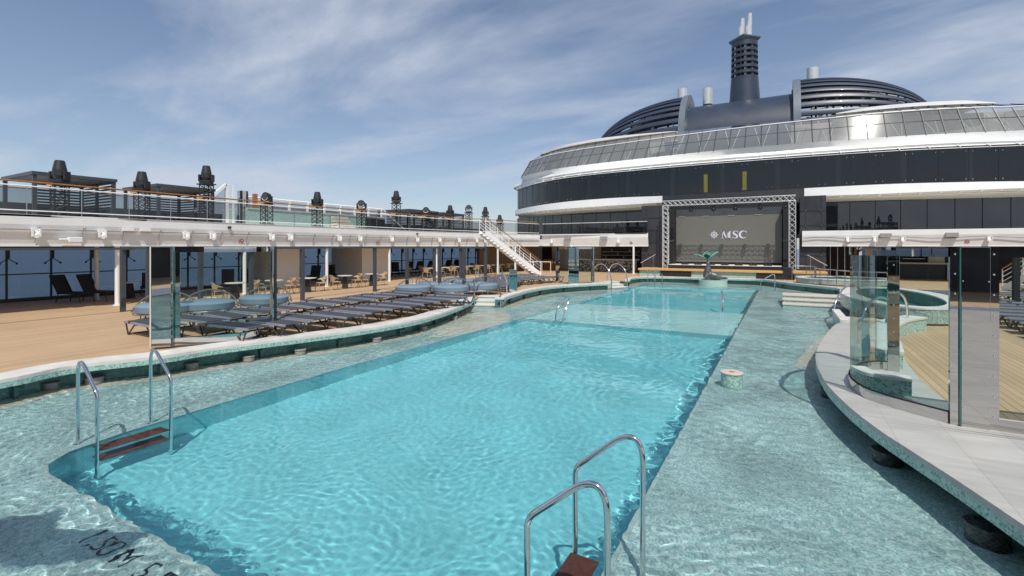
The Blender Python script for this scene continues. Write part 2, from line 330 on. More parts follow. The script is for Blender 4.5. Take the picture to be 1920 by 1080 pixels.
def teak():
    m,nt,b=newmat('teak_planks'); n=nt.nodes
    tc=n.new('ShaderNodeTexCoord'); sp=n.new('ShaderNodeSeparateXYZ'); lk(nt,tc.outputs['Object'],sp.inputs[0])
    d=n.new('ShaderNodeMath'); d.operation='DIVIDE'; d.inputs[1].default_value=.13; lk(nt,sp.outputs[0],d.inputs[0])
    fl=n.new('ShaderNodeMath'); fl.operation='FLOOR'; lk(nt,d.outputs[0],fl.inputs[0]); fr=n.new('ShaderNodeMath'); fr.operation='FRACT'; lk(nt,d.outputs[0],fr.inputs[0])
    ls=n.new('ShaderNodeMath'); ls.operation='LESS_THAN'; ls.inputs[1].default_value=.075; lk(nt,fr.outputs[0],ls.inputs[0])
    wn=n.new('ShaderNodeTexWhiteNoise'); wn.noise_dimensions='1D'; lk(nt,fl.outputs[0],wn.inputs['W'])
    mp=n.new('ShaderNodeMapping'); mp.inputs['Scale'].default_value=(14,1.2,1); lk(nt,tc.outputs['Object'],mp.inputs[0])
    nz=n.new('ShaderNodeTexNoise'); nz.inputs['Scale'].default_value=2; nz.inputs['Detail'].default_value=6; lk(nt,mp.outputs[0],nz.inputs[0])
    a=n.new('ShaderNodeMath'); a.operation='ADD'; lk(nt,wn.outputs[0],a.inputs[0]); lk(nt,nz.outputs[0],a.inputs[1])
    rp=n.new('ShaderNodeMapRange'); rp.inputs[1].default_value=.3; rp.inputs[2].default_value=1.7; rp.inputs[3].default_value=.84; rp.inputs[4].default_value=1.1; lk(nt,a.outputs[0],rp.inputs[0])
    n3=n.new('ShaderNodeTexNoise'); n3.inputs['Scale'].default_value=.5; lk(nt,tc.outputs['Object'],n3.inputs[0])
    m3=n.new('ShaderNodeMapRange'); m3.inputs[3].default_value=.85; m3.inputs[4].default_value=1.12; lk(nt,n3.outputs[0],m3.inputs[0])
    mm=n.new('ShaderNodeMath'); mm.operation='MULTIPLY'; lk(nt,rp.outputs[0],mm.inputs[0]); lk(nt,m3.outputs[0],mm.inputs[1])
    sc=n.new('ShaderNodeVectorMath'); sc.operation='SCALE'; sc.inputs[0].default_value=(.46,.315,.185); lk(nt,mm.outputs[0],sc.inputs['Scale'])
    mx=n.new('ShaderNodeMix'); mx.data_type='RGBA'; lk(nt,ls.outputs[0],mx.inputs[0]); lk(nt,sc.outputs[0],mx.inputs[6]); mx.inputs[7].default_value=(.10,.07,.045,1)
    lk(nt,mx.outputs[2],b.inputs['Base Color']); b.inputs['Roughness'].default_value=.6
    return m
M['teak']=teak()
def stone():
    m,nt,b=newmat('stone_coping_tiles'); n=nt.nodes; b.inputs['Roughness'].default_value=.38
    tc=n.new('ShaderNodeTexCoord'); br=n.new('ShaderNodeTexBrick'); br.offset=.5
    br.inputs['Color1'].default_value=(.42,.415,.395,1); br.inputs['Color2'].default_value=(.385,.38,.36,1); br.inputs['Mortar'].default_value=(.30,.29,.28,1)
    br.inputs['Scale'].default_value=1; br.inputs['Mortar Size'].default_value=.004; br.inputs['Brick Width'].default_value=1.2; br.inputs['Row Height'].default_value=.6
    mp=n.new('ShaderNodeMapping'); mp.inputs['Rotation'].default_value=(0,0,R(90)); lk(nt,tc.outputs['Object'],mp.inputs[0]); lk(nt,mp.outputs[0],br.inputs[0])
    mp2=n.new('ShaderNodeMapping'); mp2.inputs['Scale'].default_value=(1,5,1); lk(nt,tc.outputs['Object'],mp2.inputs[0])
    nz=n.new('ShaderNodeTexNoise'); nz.inputs['Scale'].default_value=1.6; nz.inputs['Detail'].default_value=8; lk(nt,mp2.outputs[0],nz.inputs[0])
    mr=n.new('ShaderNodeMapRange'); mr.inputs[1].default_value=.3; mr.inputs[2].default_value=.7; mr.inputs[3].default_value=.84; mr.inputs[4].default_value=1.1; lk(nt,nz.outputs[0],mr.inputs[0])
    sc=n.new('ShaderNodeVectorMath'); sc.operation='SCALE'; lk(nt,br.outputs[0],sc.inputs[0]); lk(nt,mr.outputs[0],sc.inputs['Scale']); lk(nt,sc.outputs[0],b.inputs['Base Color'])
    return m
M['stone']=stone()
def water():
    m=bpy.data.materials.new('pool_water_surface'); m.use_nodes=True; nt=m.node_tree; n=nt.nodes; n.clear()
    out=n.new('ShaderNodeOutputMaterial')
    fr=n.new('ShaderNodeFresnel'); fr.inputs[0].default_value=1.33
    gl=n.new('ShaderNodeBsdfGlossy'); gl.inputs['Roughness'].default_value=.03
    rf=n.new('ShaderNodeBsdfRefraction'); rf.inputs['IOR'].default_value=1.33; rf.inputs['Roughness'].default_value=.0; rf.inputs['Color'].default_value=(.94,.99,.99,1)
    tr=n.new('ShaderNodeBsdfTransparent'); tr.inputs[0].default_value=(.93,.985,.99,1)
    m1=n.new('ShaderNodeMixShader'); m1.inputs[0].default_value=1.0; lk(nt,tr.outputs[0],m1.inputs[1]); lk(nt,rf.outputs[0],m1.inputs[2])
    fm=n.new('ShaderNodeMath'); fm.operation='MULTIPLY'; fm.inputs[1].default_value=.7; lk(nt,fr.outputs[0],fm.inputs[0])
    m2=n.new('ShaderNodeMixShader'); lk(nt,fm.outputs[0],m2.inputs[0]); lk(nt,m1.outputs[0],m2.inputs[1]); lk(nt,gl.outputs[0],m2.inputs[2])
    lk(nt,m2.outputs[0],out.inputs[0]); return m
M['water']=water()
# ---------------------------------------------------------------- setting: sea, pool, decks
def rect(x0,x1,y0,y1,z,name,m,kind='structure',nx=1,ny=1):
    b=MB(); vs=[];fs=[]
    for j in range(ny+1):
        for i in range(nx+1): vs.append((x0+(x1-x0)*i/nx,y0+(y1-y0)*j/ny,z))
    for j in range(ny):
        for i in range(nx): k=j*(nx+1)+i; fs.append((k,k+1,k+nx+2,k+nx+1))
    b.add(vs,fs); o=b.build(name,m); o['kind']=kind; return o
def seam():
    m,nt,b=newmat('open_sea'); n=nt.nodes; b.inputs['Base Color'].default_value=(.012,.05,.11,1); b.inputs['Roughness'].default_value=.22
    tc=n.new('ShaderNodeTexCoord'); z=n.new('ShaderNodeTexNoise'); z.inputs['Scale'].default_value=.12; z.inputs['Detail'].default_value=8; lk(nt,tc.outputs['Object'],z.inputs[0])
    bp=n.new('ShaderNodeBump'); bp.inputs['Strength'].default_value=.6; bp.inputs['Distance'].default_value=1.5; lk(nt,z.outputs[0],bp.inputs['Height']); lk(nt,bp.outputs[0],b.inputs['Normal'])
    z2=n.new('ShaderNodeTexNoise'); z2.inputs['Scale'].default_value=.004; z2.inputs['Detail'].default_value=5; lk(nt,tc.outputs['Object'],z2.inputs[0])
    rp=n.new('ShaderNodeValToRGB'); rp.color_ramp.elements[0].color=(.006,.022,.055,1); rp.color_ramp.elements[1].color=(.014,.045,.09,1); rp.color_ramp.elements[0].position=.35; rp.color_ramp.elements[1].position=.7
    lk(nt,z2.outputs[0],rp.inputs[0]); lk(nt,rp.outputs[0],b.inputs['Base Color'])
    z3=n.new('ShaderNodeTexNoise'); z3.inputs['Scale'].default_value=.035; z3.inputs['Detail'].default_value=12; z3.inputs['Roughness'].default_value=.7; lk(nt,tc.outputs['Object'],z3.inputs[0]); r3=n.new('ShaderNodeMapRange'); r3.inputs[1].default_value=.62; r3.inputs[2].default_value=.72; lk(nt,z3.outputs[0],r3.inputs[0]); mx3=n.new('ShaderNodeMix'); mx3.data_type='RGBA'; lk(nt,r3.outputs[0],mx3.inputs[0]); lk(nt,rp.outputs[0],mx3.inputs[6]); mx3.inputs[7].default_value=(.18,.24,.3,1); lk(nt,mx3.outputs[2],b.inputs['Base Color']); return m
rect(-9000,9000,-9000,9000,-42,'sea',seam())
PXL,PXR,PYN,PYF=-8.95,-1.35,2.35,34.7      # pool rectangle
def water_sheet():
    import numpy as np
    rng=np.random.default_rng(4)
    ys=[-9.0,-6,-4,-2.5,-1.5,-.8,-.3,0.0]; y=0.0
    while y<40.5: y+=.014+.0042*max(0,y-1.5); ys.append(min(y,40.5))
    ys=np.array(ys); xs=np.linspace(-13.4,4.6,700)
    st=np.gradient(ys); st=np.maximum(st,.026)
    X,Y=np.meshgrid(xs,ys); ST=np.repeat(st[:,None],len(xs),1); Z=np.zeros_like(X)
    # slow warp so that the waves do not look like combed sine sheets
    wx=.35*np.sin(.7*X+.4*Y)+.25*np.sin(1.9*Y-.8*X+1); wy=.35*np.sin(.6*Y-.5*X+2)+.2*np.sin(2.3*X+.9*Y)
    def lowf(sc,seed):      # smooth random field in 0..1
        r=np.random.default_rng(seed); f=np.zeros_like(X)
        for _ in range(7):
            th=r.random()*6.28; k=sc*(.5+r.random()); f+=np.sin(k*(np.cos(th)*(X+wx*1.2)+np.sin(th)*(Y+wy*1.2))+r.random()*6.28)
        return 1/(1+np.exp(-1.3*f))
    pm_=np.clip((X-PXL)/.25,0,1)*np.clip((PXR-X)/.25,0,1)*np.clip((Y-PYN)/.25,0,1)*np.clip((PYF-Y)/.3,0,1)
    far=np.clip((Y-7)/10,0,1)
    for g in range(9):
        msk=lowf(1.1+.35*g,50+g)*1.5; base=R(58)+rng.normal(0,.8)
        wx2=.12*np.sin(2.9*X+1.7*Y+g)+.06*np.sin(6.1*X-4.3*Y+2*g); wy2=.12*np.sin(2.2*Y-3.1*X+2*g)+.06*np.sin(5.3*X+6.7*Y+g)
        Zg=np.zeros_like(X)
        for i in range(14):
            lam=.075*(1.3/.075)**(rng.random()**1.1); k=2*np.pi/lam; th=base+rng.normal(0,.55); ph=rng.random()*6.28
            a=WAMP*lam**1.15/(1+(lam/.17)**3)**.80
            w=np.clip((lam/ST-3)/3,0,1)*(1+(2.2*far if lam>.2 else 0))
            Zg+=a*w*np.sin(k*(np.cos(th)*(X+wx*.5+wx2*.8)+np.sin(th)*(Y+wy*.5+wy2*.8))+ph)
        Z+=Zg*msk
    Z*=(1.55-1.45*pm_*(1-.17*far))
    Z+=.0011*np.sin(2.1*X+1.3*Y+wx*3)+.001*np.sin(-1.2*X+3.1*Y+wy*3)
    ny,nx=X.shape; co=np.stack([X,Y,Z],-1).reshape(-1,3)
    i=(np.arange(ny-1)[:,None]*nx+np.arange(nx-1)[None,:]).reshape(-1); q=np.stack([i,i+1,i+nx+1,i+nx],-1)
    me=bpy.data.meshes.new('water'); me.vertices.add(len(co)); me.vertices.foreach_set('co',co.astype(np.float32).ravel())
    me.loops.add(q.size); me.loops.foreach_set('vertex_index',q.astype(np.int32).ravel()); me.polygons.add(len(q))
    me.polygons.foreach_set('loop_start',np.arange(0,q.size,4,dtype=np.int32)); me.polygons.foreach_set('use_smooth',np.ones(len(q),dtype=bool)); me.update(calc_edges=True)
    me.materials.append(M['water']); o=bpy.data.objects.new('water',me); COL.objects.link(o); o['kind']='structure'; o.cycles.is_caustics_caster=True
WAMP=.0125
water_sheet()
LZ=-.11
b=MB()
corner=[(-8.0,PYN),(-8.35,2.45),(-8.6,2.75),(-8.75,3.4),(-8.85,5.0),(-8.95,8.0)]
pool=[(PXL,PYF),(PXR,PYF),(PXR,PYN)]+corner
nP=len(pool)
# ledge floor as strips round the basin
for x0,x1,y0,y1 in ((-13.4,4.6,-9,PYN),(-13.4,4.6,PYF,40.5),(PXR,4.6,PYN,PYF)):
    b.add([(x0,y0,LZ),(x1,y0,LZ),(x1,y1,LZ),(x0,y1,LZ)],[(0,1,2,3)])
lp=[(-13.4,PYN)]+[(-13.4,c[1]) for c in corner[1:]]+[(-13.4,PYF)]; rp_=corner+[(PXL,PYF)]
b.ribbon([(p[0],p[1],LZ) for p in lp],[(p[0],p[1],LZ) for p in rp_],True)
o=b.build('ledge_floor',M['ledge']); o['kind']='structure'
b=MB(); D=1.15
for y0,y1,z in ((PYN,16.9,-D),(16.9,22.5,-.42),(22.5,PYF,-D)):
    b.cur=1 if z>-1 else 0; b.add([(PXL,y0,z),(PXR,y0,z),(PXR,y1,z),(PXL,y1,z)],[(0,1,2,3)])
b.cur=0
for y in (16.9,22.5): b.add([(PXL,y,-D),(PXR,y,-D),(PXR,y,-.42),(PXL,y,-.42)],[(0,1,2,3)])
pp=[Vector((p[0],p[1],LZ)) for p in pool]; pp.append(pp[0])
b.ribbon([(p.x,p.y,-D) for p in pp],[(p.x,p.y,LZ) for p in pp])
M['shelf']=mosaic('pale_shelf_tile',[(.42,.70,.71),(.50,.76,.77),(.38,.66,.68)],.025,grout=(.45,.7,.7),big=.12)
o=b.build('pool_basin',[M['poolf'],M['shelf']],fix=False); o['kind']='structure'
M['lip']=pm('pale_aqua_lip',(.42,.52,.50),.4)
# pale raised lip along the pool edge
b=MB(); ring=[Vector((p[0],p[1],0)) for p in pool]; cen=Vector((-5,18,0))
for (a,c) in (((PXR,PYF),(PXR,PYN)),((-8.0,PYN),(PXR,PYN)),((PXL,PYF),(PXR,PYF)),((PXL,8),(PXL,PYF))):
    b.beam((a[0],a[1],LZ+.006),(c[0],c[1],LZ+.006),.045,.016)
for i in range(len(corner)-1): b.beam((*corner[i],LZ+.006),(*corner[i+1],LZ+.006),.045,.016)
o=b.build('pool_edge_lip',M['lip']); o['kind']='structure'
# outer (pool side) edges of the copings, in plan
C1=cat_rom([(-14.5,-7),(-13.0,-3),(-12.25,0.8)]+[P(u,v,.45) for u,v in ((0,712),(133,686),(305,667),(389,654),(480,642),(580,630),(680,617),(780,600),(842,582),(880,567),(889,557))],6)
C2=cat_rom([P(u,v,.45) for u,v in ((945,559),(950,556),(974,548.5),(1003,541.5),(1043,535.8),(1104,532),(1145,530))],6)
C3=cat_rom([P(u,v,.45) for u,v in ((1180,526),(1186,521),(1210,518.5),(1262,519),(1314,520.5),(1366,521.5),(1418,523),(1450,526),(1481,530),(1524,534.5),(1571,539.5))],5)
C4=cat_rom([Vector((1.75,18.2,.45)),P(1565.6,609,.45),P(1540,640,.45),P(1529,670,.45),P(1545,712,.45),P(1584,755,.45),P(1640,800,.45),P(1708,845,.45),P(1789,897,.45),P(1920,985,.45),Vector((2.35,3.8,.45)),Vector((3.0,1,.45)),Vector((3.6,-3,.45)),Vector((4.2,-7,.45))],7)
def coping(path,side,w,label,nbr,over=.42,uvw=True,pilaster=2.0,mat='marble'):
    t=thing('pool_coping',(path[len(path)//2].x,path[len(path)//2].y,LZ),label,'pool coping')
    inn=offset(path,side*w)
    b=MB(); b.slab(path,inn,.385,.45); b.build('top_slab',M[mat],t)
    o1=offset(path,side*.002); o2=offset(path,side*.05)
    b=MB()
    A=[(p.x,p.y,.29) for p in o1]; B=[(p.x,p.y,.384) for p in o1]; A2=[(p.x,p.y,.29) for p in o2]; B2=[(p.x,p.y,.384) for p in o2]
    b.ribbon(A,B,side<0); b.ribbon(B2,A2,side<0); b.ribbon(A2,A,side<0)
    b.build('mosaic_edge',M['mosw'],t,fix=False)
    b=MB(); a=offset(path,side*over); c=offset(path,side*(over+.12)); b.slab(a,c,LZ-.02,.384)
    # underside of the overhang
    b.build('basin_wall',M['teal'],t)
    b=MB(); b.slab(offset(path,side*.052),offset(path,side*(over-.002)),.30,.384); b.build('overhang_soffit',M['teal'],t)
    # bracket ribs under the overhang
    L=0; last=.0
    for i in range(1,len(path)):
        L+=(path[i]-path[i-1]).length
        if L-last>pilaster:
            last=L; p=path[i]; q=a[i]; d=(Vector((q.x,q.y,0))-Vector((p.x,p.y,0))).normalized()
            s0=p+d*.10; b=MB(); b.beam((s0.x,s0.y,.24),(q.x,q.y,.24),.05,.11); b.beam((q.x-d.x*.04,q.y-d.y*.04,LZ),(q.x-d.x*.04,q.y-d.y*.04,.29),.10,.06); b.build('rib',M['teal'],t)
    return t
t1=coping(C1,1,.62,'long curved white coping with green mosaic edge beside the left rows of loungers','')
t2=coping(C2,1,.42,'short curved white coping between the two sets of pool steps on the left','',.30)
t3=coping(C3,1,.30,'pale curved coping closing the far end of the pool behind the sea lion statue','',.22)
b=MB()
t4=thing('pool_coping',(1,10,LZ),'broad white stone coping under the large glass screen right of the pool','pool coping')
inn4=[Vector((3.6,18.6,0)),Vector((3.5,17.9,0)),Vector((3.0,16.9,0)),Vector((2.65,15.8,0)),Vector((2.3,14,0)),Vector((2.15,12,0)),Vector((2.1,10.6,0)),Vector((2.2,9.4,0)),Vector((2.6,8.55,0)),Vector((4.5,8.2,0)),Vector((7.0,8.1,0)),Vector((9,4,0)),Vector((9,0,0)),Vector((9,-7,0))]
i4=resample(cat_rom(inn4,5),len(C4))
b.slab(C4,i4,.385,.45); b.build('top_slab',M['stone'],t4)
b=MB(); o1=offset(C4,.002); o2=offset(C4,.05)
A=[(p.x,p.y,.27) for p in o1];B=[(p.x,p.y,.384) for p in o1]; b.ribbon(A,B); b.ribbon([(p.x,p.y,.27) for p in o2],A); b.build('mosaic_edge',M['mosw'],t4,fix=False)
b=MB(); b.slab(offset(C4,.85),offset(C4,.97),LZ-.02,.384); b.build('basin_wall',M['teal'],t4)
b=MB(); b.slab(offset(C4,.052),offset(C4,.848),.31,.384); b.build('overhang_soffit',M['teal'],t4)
# sand coloured strip on the ledge floor at the foot of the copings
def strip(path,side,w0,w1,name='sand_floor_strip'):
    b=MB(); A=offset(path,side*w0); B=offset(path,side*w1)
    b.ribbon([(p.x,p.y,LZ+.004) for p in A],[(p.x,p.y,LZ+.004) for p in B]); o=b.build(name,M['sand'],fix=False); o['kind']='structure'
strip(C4[3:18],1,.3,-.45); strip(C1[:],1,.42,-.14); strip(C3,1,.22,-.55); strip(C2,1,.3,-.5)
b=MB(); q=[P(890,590,LZ),P(945,585,LZ),P(960,600,LZ),P(940,612,LZ),P(880,630,LZ),P(830,636,LZ),P(800,640,LZ),P(838,612,LZ)]
b.add([(p.x,p.y,LZ+.008) for p in q],[tuple(range(len(q)))]); o=b.build('sand_floor_patch',M['sand']); o['kind']='structure'
# decks
DZ=.40
e1=offset(C1,.55); e2=offset(C2,.35); e3=offset(C3,.25)
poly=[(-31,-9),(-15.3,-9)]+[(p.x,p.y) for p in e1]+[(-12.7,19.6),(-11.6,19.6)]+[(p.x,p.y) for p in e2]+[(-10.6,31.2),(-10.6,33.3)]+[(p.x,p.y) for p in e3]+[(3.2,36),(9.5,38),(9.5,8.0)]
polyL=[(-31,-9),(-15.3,-9)]+[(p.x,p.y) for p in e1]+[(-12.7,19.6),(-11.6,19.6)]+[(p.x,p.y) for p in e2]+[(-10.6,31.2),(-10.6,33.3)]+[(p.x,p.y) for p in e3]+[(3.5,36.5),(20,36.5),(20,50),(-31,50)]
b=MB(); b.prism(polyL,DZ-.1,DZ); o=b.build('deck',M['teak']); o['kind']='structure'
i4b=offset(i4,-.05)
polyR=[(3.0,36.49),(2.6,33.0),(2.0,28),(1.9,19)]+[(p.x,p.y) for p in i4b[:-8]]+[(20,7.5),(20,36.49)]
b=MB(); b.prism([(3.25,36.49),(3.1,33.0),(2.6,30),(2.5,26),(2.3,19.2),(2.3,18.3)]+[(p.x,p.y) for p in i4b[1:-10]]+[(20,6.5),(20,36.49)],DZ-.1,DZ-.003); o=b.build('deck',M['teak']); o['kind']='structure'
# mosaic floor lettering under the water
def text_mesh(txt,size,name,m,loc,rz=0,parent=None,ext=.0,rx=0,bold=0,align='LEFT'):
    c=bpy.data.curves.new(name,'FONT'); c.body=txt; c.size=size; c.extrude=ext; c.offset=bold; c.align_x=align
    o=bpy.data.objects.new(name,c); COL.objects.link(o); bpy.context.view_layer.update()
    me=bpy.data.meshes.new_from_object(o); bpy.data.objects.remove(o)
    o=bpy.data.objects.new(name,me); COL.objects.link(o); me.materials.append(m); o.location=loc; o.rotation_euler=(rx,0,rz)
    if parent: o.parent=parent; o.matrix_parent_inverse=parent.matrix_basis.inverted()
    return o
M['letter']=mosaic('black_letter_mosaic',[(.02,.02,.025),(.04,.045,.05),(.015,.015,.02),(.08,.11,.11)],.022,grout=(.2,.28,.27),gw=.1)
t=text_mesh('1,50 M  5 FT',.31,'floor_lettering',M['letter'],(-5.98,1.98,LZ+.004),bold=.0)
tag(t,'black mosaic depth lettering set in the ledge floor at the near pool corner','floor lettering')
# ---------------------------------------------------------------- steel ladders and rails
def arc(c,r,a0,a1,ax,n=8):   # arc in the vertical plane spanned by horizontal unit ax and z
    return [Vector((c[0]+ax[0]*r*math.cos(a0+(a1-a0)*k/n),c[1]+ax[1]*r*math.cos(a0+(a1-a0)*k/n),c[2]+r*math.sin(a0+(a1-a0)*k/n))) for k in range(n+1)]
def fillet(pts,r,n=6):
    pts=[Vector(p) for p in pts]; out=[pts[0]]
    for i in range(1,len(pts)-1):
        a,b,c=pts[i-1],pts[i],pts[i+1]; u=(a-b).normalized(); w=(c-b).normalized(); ang=u.angle(w); d=min(r/math.tan(ang/2),(a-b).length*.48,(c-b).length*.48)
        p0=b+u*d; p1=b+w*d
        for k in range(n+1):
            t=k/n; out.append(p0*(1-t)**2+b*2*t*(1-t)+p1*t*t)
    out.append(pts[-1]); return out
def ladder(x,y0,y1,dx,label,treads=True,top=1.31,mid=.77,w=.62,tc_=None):
    t=thing('pool_ladder',(x,(y0+y1)/2,LZ),label,'pool ladder')
    for y in (y0,y1):
        b=MB(); b.tube(fillet([(x,y,LZ),(x,y,top-.02),(x+dx*w,y,mid),(x+dx*w,y,-1.1)],.17,10),.024,14)
        b.cyl(x,y,LZ,LZ+.012,.05,n=14)
        b.build('handrail',M['chrome'],t,smooth=True)
    if treads:
        for k,z in enumerate((-.03,-.44)):
            b=MB(); b.box(min(x+dx*(w-.24),x+dx*(w+.03)),max(x+dx*(w-.24),x+dx*(w+.03)),y0+.03,y1-.03,z-.02,z+.02); b.build('tread',M['redtread'],t,bevel=.006)
    return t
ladder(-8.82,2.93,3.84,1,'steel ladder with red brown treads at the near left pool corner')
ladder(-1.05,3.18,4.13,-1,'steel ladder nearest the viewer with red brown tread on the right pool edge')
def far_ladder(pts,label):
    a,c=pts
    t=thing('pool_ladder',(a[0],a[1],LZ),label,'pool ladder')
    d=Vector((c[0]-a[0],c[1]-a[1],0)).normalized(); n_=Vector((-d.y,d.x,0))
    for s in (-.28,.28):
        p=Vector((a[0],a[1],LZ))+n_*s; q=Vector((c[0],c[1],-1))+n_*s
        b=MB(); b.tube(fillet([p,p+Vector((0,0,1.3)),Vector((q.x,q.y,.8)),q],.12,6),.026,8); b.build('handrail',M['chrome'],t,smooth=True)
    return t
far_ladder(((-8.3,35.1),(-7.6,34.2)),'small steel ladder at the far left corner of the pool')
t=thing('grab_rail',(-1.6,34.6,LZ),'steel grab rail at the far right corner of the pool','grab rail')
p=P(1427,545,0);q=P(1455,545,0); p2=P(1453,546,0)
b=MB(); b.tube(fillet([(p.x,p.y,-.5),(p.x,p.y,.62),(p2.x,p2.y,1.15),(p2.x,p2.y,LZ)],.14,6),.03,8); b.build('handrail',M['chrome'],t,smooth=True)
def loop_rail(pts,label,r=.026,name='grab_rail'):
    t=thing(name,(pts[0][0],pts[0][1],LZ),label,'grab rail'); b=MB(); b.tube(pts,r,10); b.build('rail',M['chrome'],t,smooth=True); return t
p=P(1041,604,0); 
loop_rail(cat_rom([(p.x,p.y,-.4),(p.x+.02,p.y+.05,.35),(p.x+.1,p.y+.35,.72),(p.x+.18,p.y+.75,.86),(p.x+.2,p.y+.8,.7),(p.x+.15,p.y+.5,.3),(p.x+.1,p.y+.3,-.4)],5),'bent steel grab rail rising from the water on the left of the shallow shelf')
p=P(1354,582,0)
loop_rail(cat_rom([(p.x,p.y,-.4),(p.x+.02,p.y+.1,.35),(p.x-.04,p.y+.55,.72),(p.x-.1,p.y+.75,.76),(p.x-.14,p.y+.7,.5),(p.x-.05,p.y+.35,-.4)],5),'bent steel grab rail rising from the water on the right of the shallow shelf')
# steps with tall rails between the two left copings, and the far pair
def steps(c,d,w,label,h=.55,mat='marble'):
    """c foot centre on ledge, d unit vector climbing away from the pool"""
    d=Vector((d[0],d[1],0)).normalized(); n_=Vector((-d.y,d.x,0)); t=thing('pool_steps',(c[0],c[1],LZ),label,'pool steps')
    for k,(z,l0,l1) in enumerate(((.10,0,.35),(.26,.35,.7),(.425,.7,1.3))):
        b=MB(); p=Vector(c)+d*l0; q=Vector(c)+d*l1; zz=LZ
        A=p+n_*w/2; B=p-n_*w/2; C=q-n_*w/2; E=q+n_*w/2
        b.prism([(A.x,A.y),(B.x,B.y),(C.x,C.y),(E.x,E.y)],LZ,z-.05); b.build('riser',M['mosp'],t)
        b=MB(); A-=d*.03;B-=d*.03; b.prism([(A.x,A.y),(B.x,B.y),(C.x,C.y),(E.x,E.y)],z-.049,z); b.build('tread',M[mat],t)
    return t
f=P(914,580,LZ); f.z=0; dd=Vector((-.35,1,0)).normalized()
steps((f.x,f.y,0),dd,1.25,'white stone steps between the left copings with two tall steel rails')
for s,l in ((.62,'left of the two tall steel rails of the steps beside the lounger rows'),(-.62,'right of the two tall steel rails of the steps beside the lounger rows')):
    n_=Vector((-dd.y,dd.x,0)); p=f+n_*s-dd*.05
    loop_rail([Vector(q) for q in fillet([(p.x,p.y,LZ),(p.x,p.y,1.38),(p.x+dd.x*.5,p.y+dd.y*.5,1.62),(p.x+dd.x*1.5,p.y+dd.y*1.5,1.15),(p.x+dd.x*1.6,p.y+dd.y*1.6,.4)],.2,6)],l,.034,'stair_rail')
f=P(1162,544,LZ); f.z=0; dd=Vector((-.9,.45,0)).normalized()
steps((f.x,f.y,0),dd,1.5,'far white stone steps leaving the pool towards the bar')
for s,l in ((.75,'left of the two arched steel rails at the far steps before the bar'),(-.75,'right of the two arched steel rails at the far steps before the bar')):
    n_=Vector((-dd.y,dd.x,0)); p=f+n_*s
    pts=[Vector((p.x+dd.x*q,p.y+dd.y*q,z)) for q,z in ((0,LZ),(.05,.7),(.3,1.25),(.8,1.6),(1.4,1.5),(1.8,1.0),(1.95,.4))]
    loop_rail(cat_rom(pts,5),l,.036,'stair_rail')
# stools in the water
def stool(p,r,z1,m,label,group,gl=None,top=None):
    t=thing('water_stool',(p[0],p[1],LZ),label,'stool',group)
    b=MB(); b.cyl(p[0],p[1],LZ,z1-.03,r,n=28); b.build('drum',m,t,smooth=True)
    b=MB(); b.cyl(p[0],p[1],z1-.03,z1,r+.012,n=28); b.build('seat',top or m,t,smooth=True,bevel=.006); return t
ords=['nearest the left frame edge','behind the near left ladder','just right of the near left ladder','below the chrome glass screen','midway along the coping','where the coping starts to bend','near the far end of the coping','closest to the tall step rails']
M['stoolg']=pm('grey_stone_drum',(.27,.25,.245),.6,var=.15,vs=12,bump=.3,bs=80)
for i,(u,v,r) in enumerate(((95,738,.11),(177,727,.13),(360,698,.115),(466,684,.115),(563,671,.115),(706,647,.115),(793,624,.11),(852,604,.10))):
    p=P(u,v,LZ); stool((p.x,p.y),r*1.15,.12,M['stoolg'],'small grey drum stool under the left coping, '+ords[i],'grey stools under the left coping')
M['mosd']=mosaic('black_scale_mosaic',[(.03,.035,.035),(.06,.07,.07),(.02,.02,.02)],.04,'UV',grout=(.10,.12,.12),diamond=True)
p=P(1372,722,0); stool((p.x,p.y),.205,.27,M['mosw'],'round green mosaic stool with pale pink top standing alone on the right ledge','stools on the right ledge',top=M['bench'])
b=MB(); b.cyl(p.x,p.y,.2701,.274,.055,n=16); o=b.build('drain_cap',M['deckb'],bpy.data.objects['water_stool.008'] if 'water_stool.008' in bpy.data.objects else None)
for u,v,l in ((1664,862,'dark mosaic stool in the shade under the middle of the right coping'),(1852,1008,'dark mosaic stool closest to the viewer under the right coping'),(1558,742,'dark mosaic stool half hidden under the bend of the right coping')):
    p=P(u,v,0); stool((p.x,p.y),.165,.13,M['mosd'],l,'stools on the right ledge')
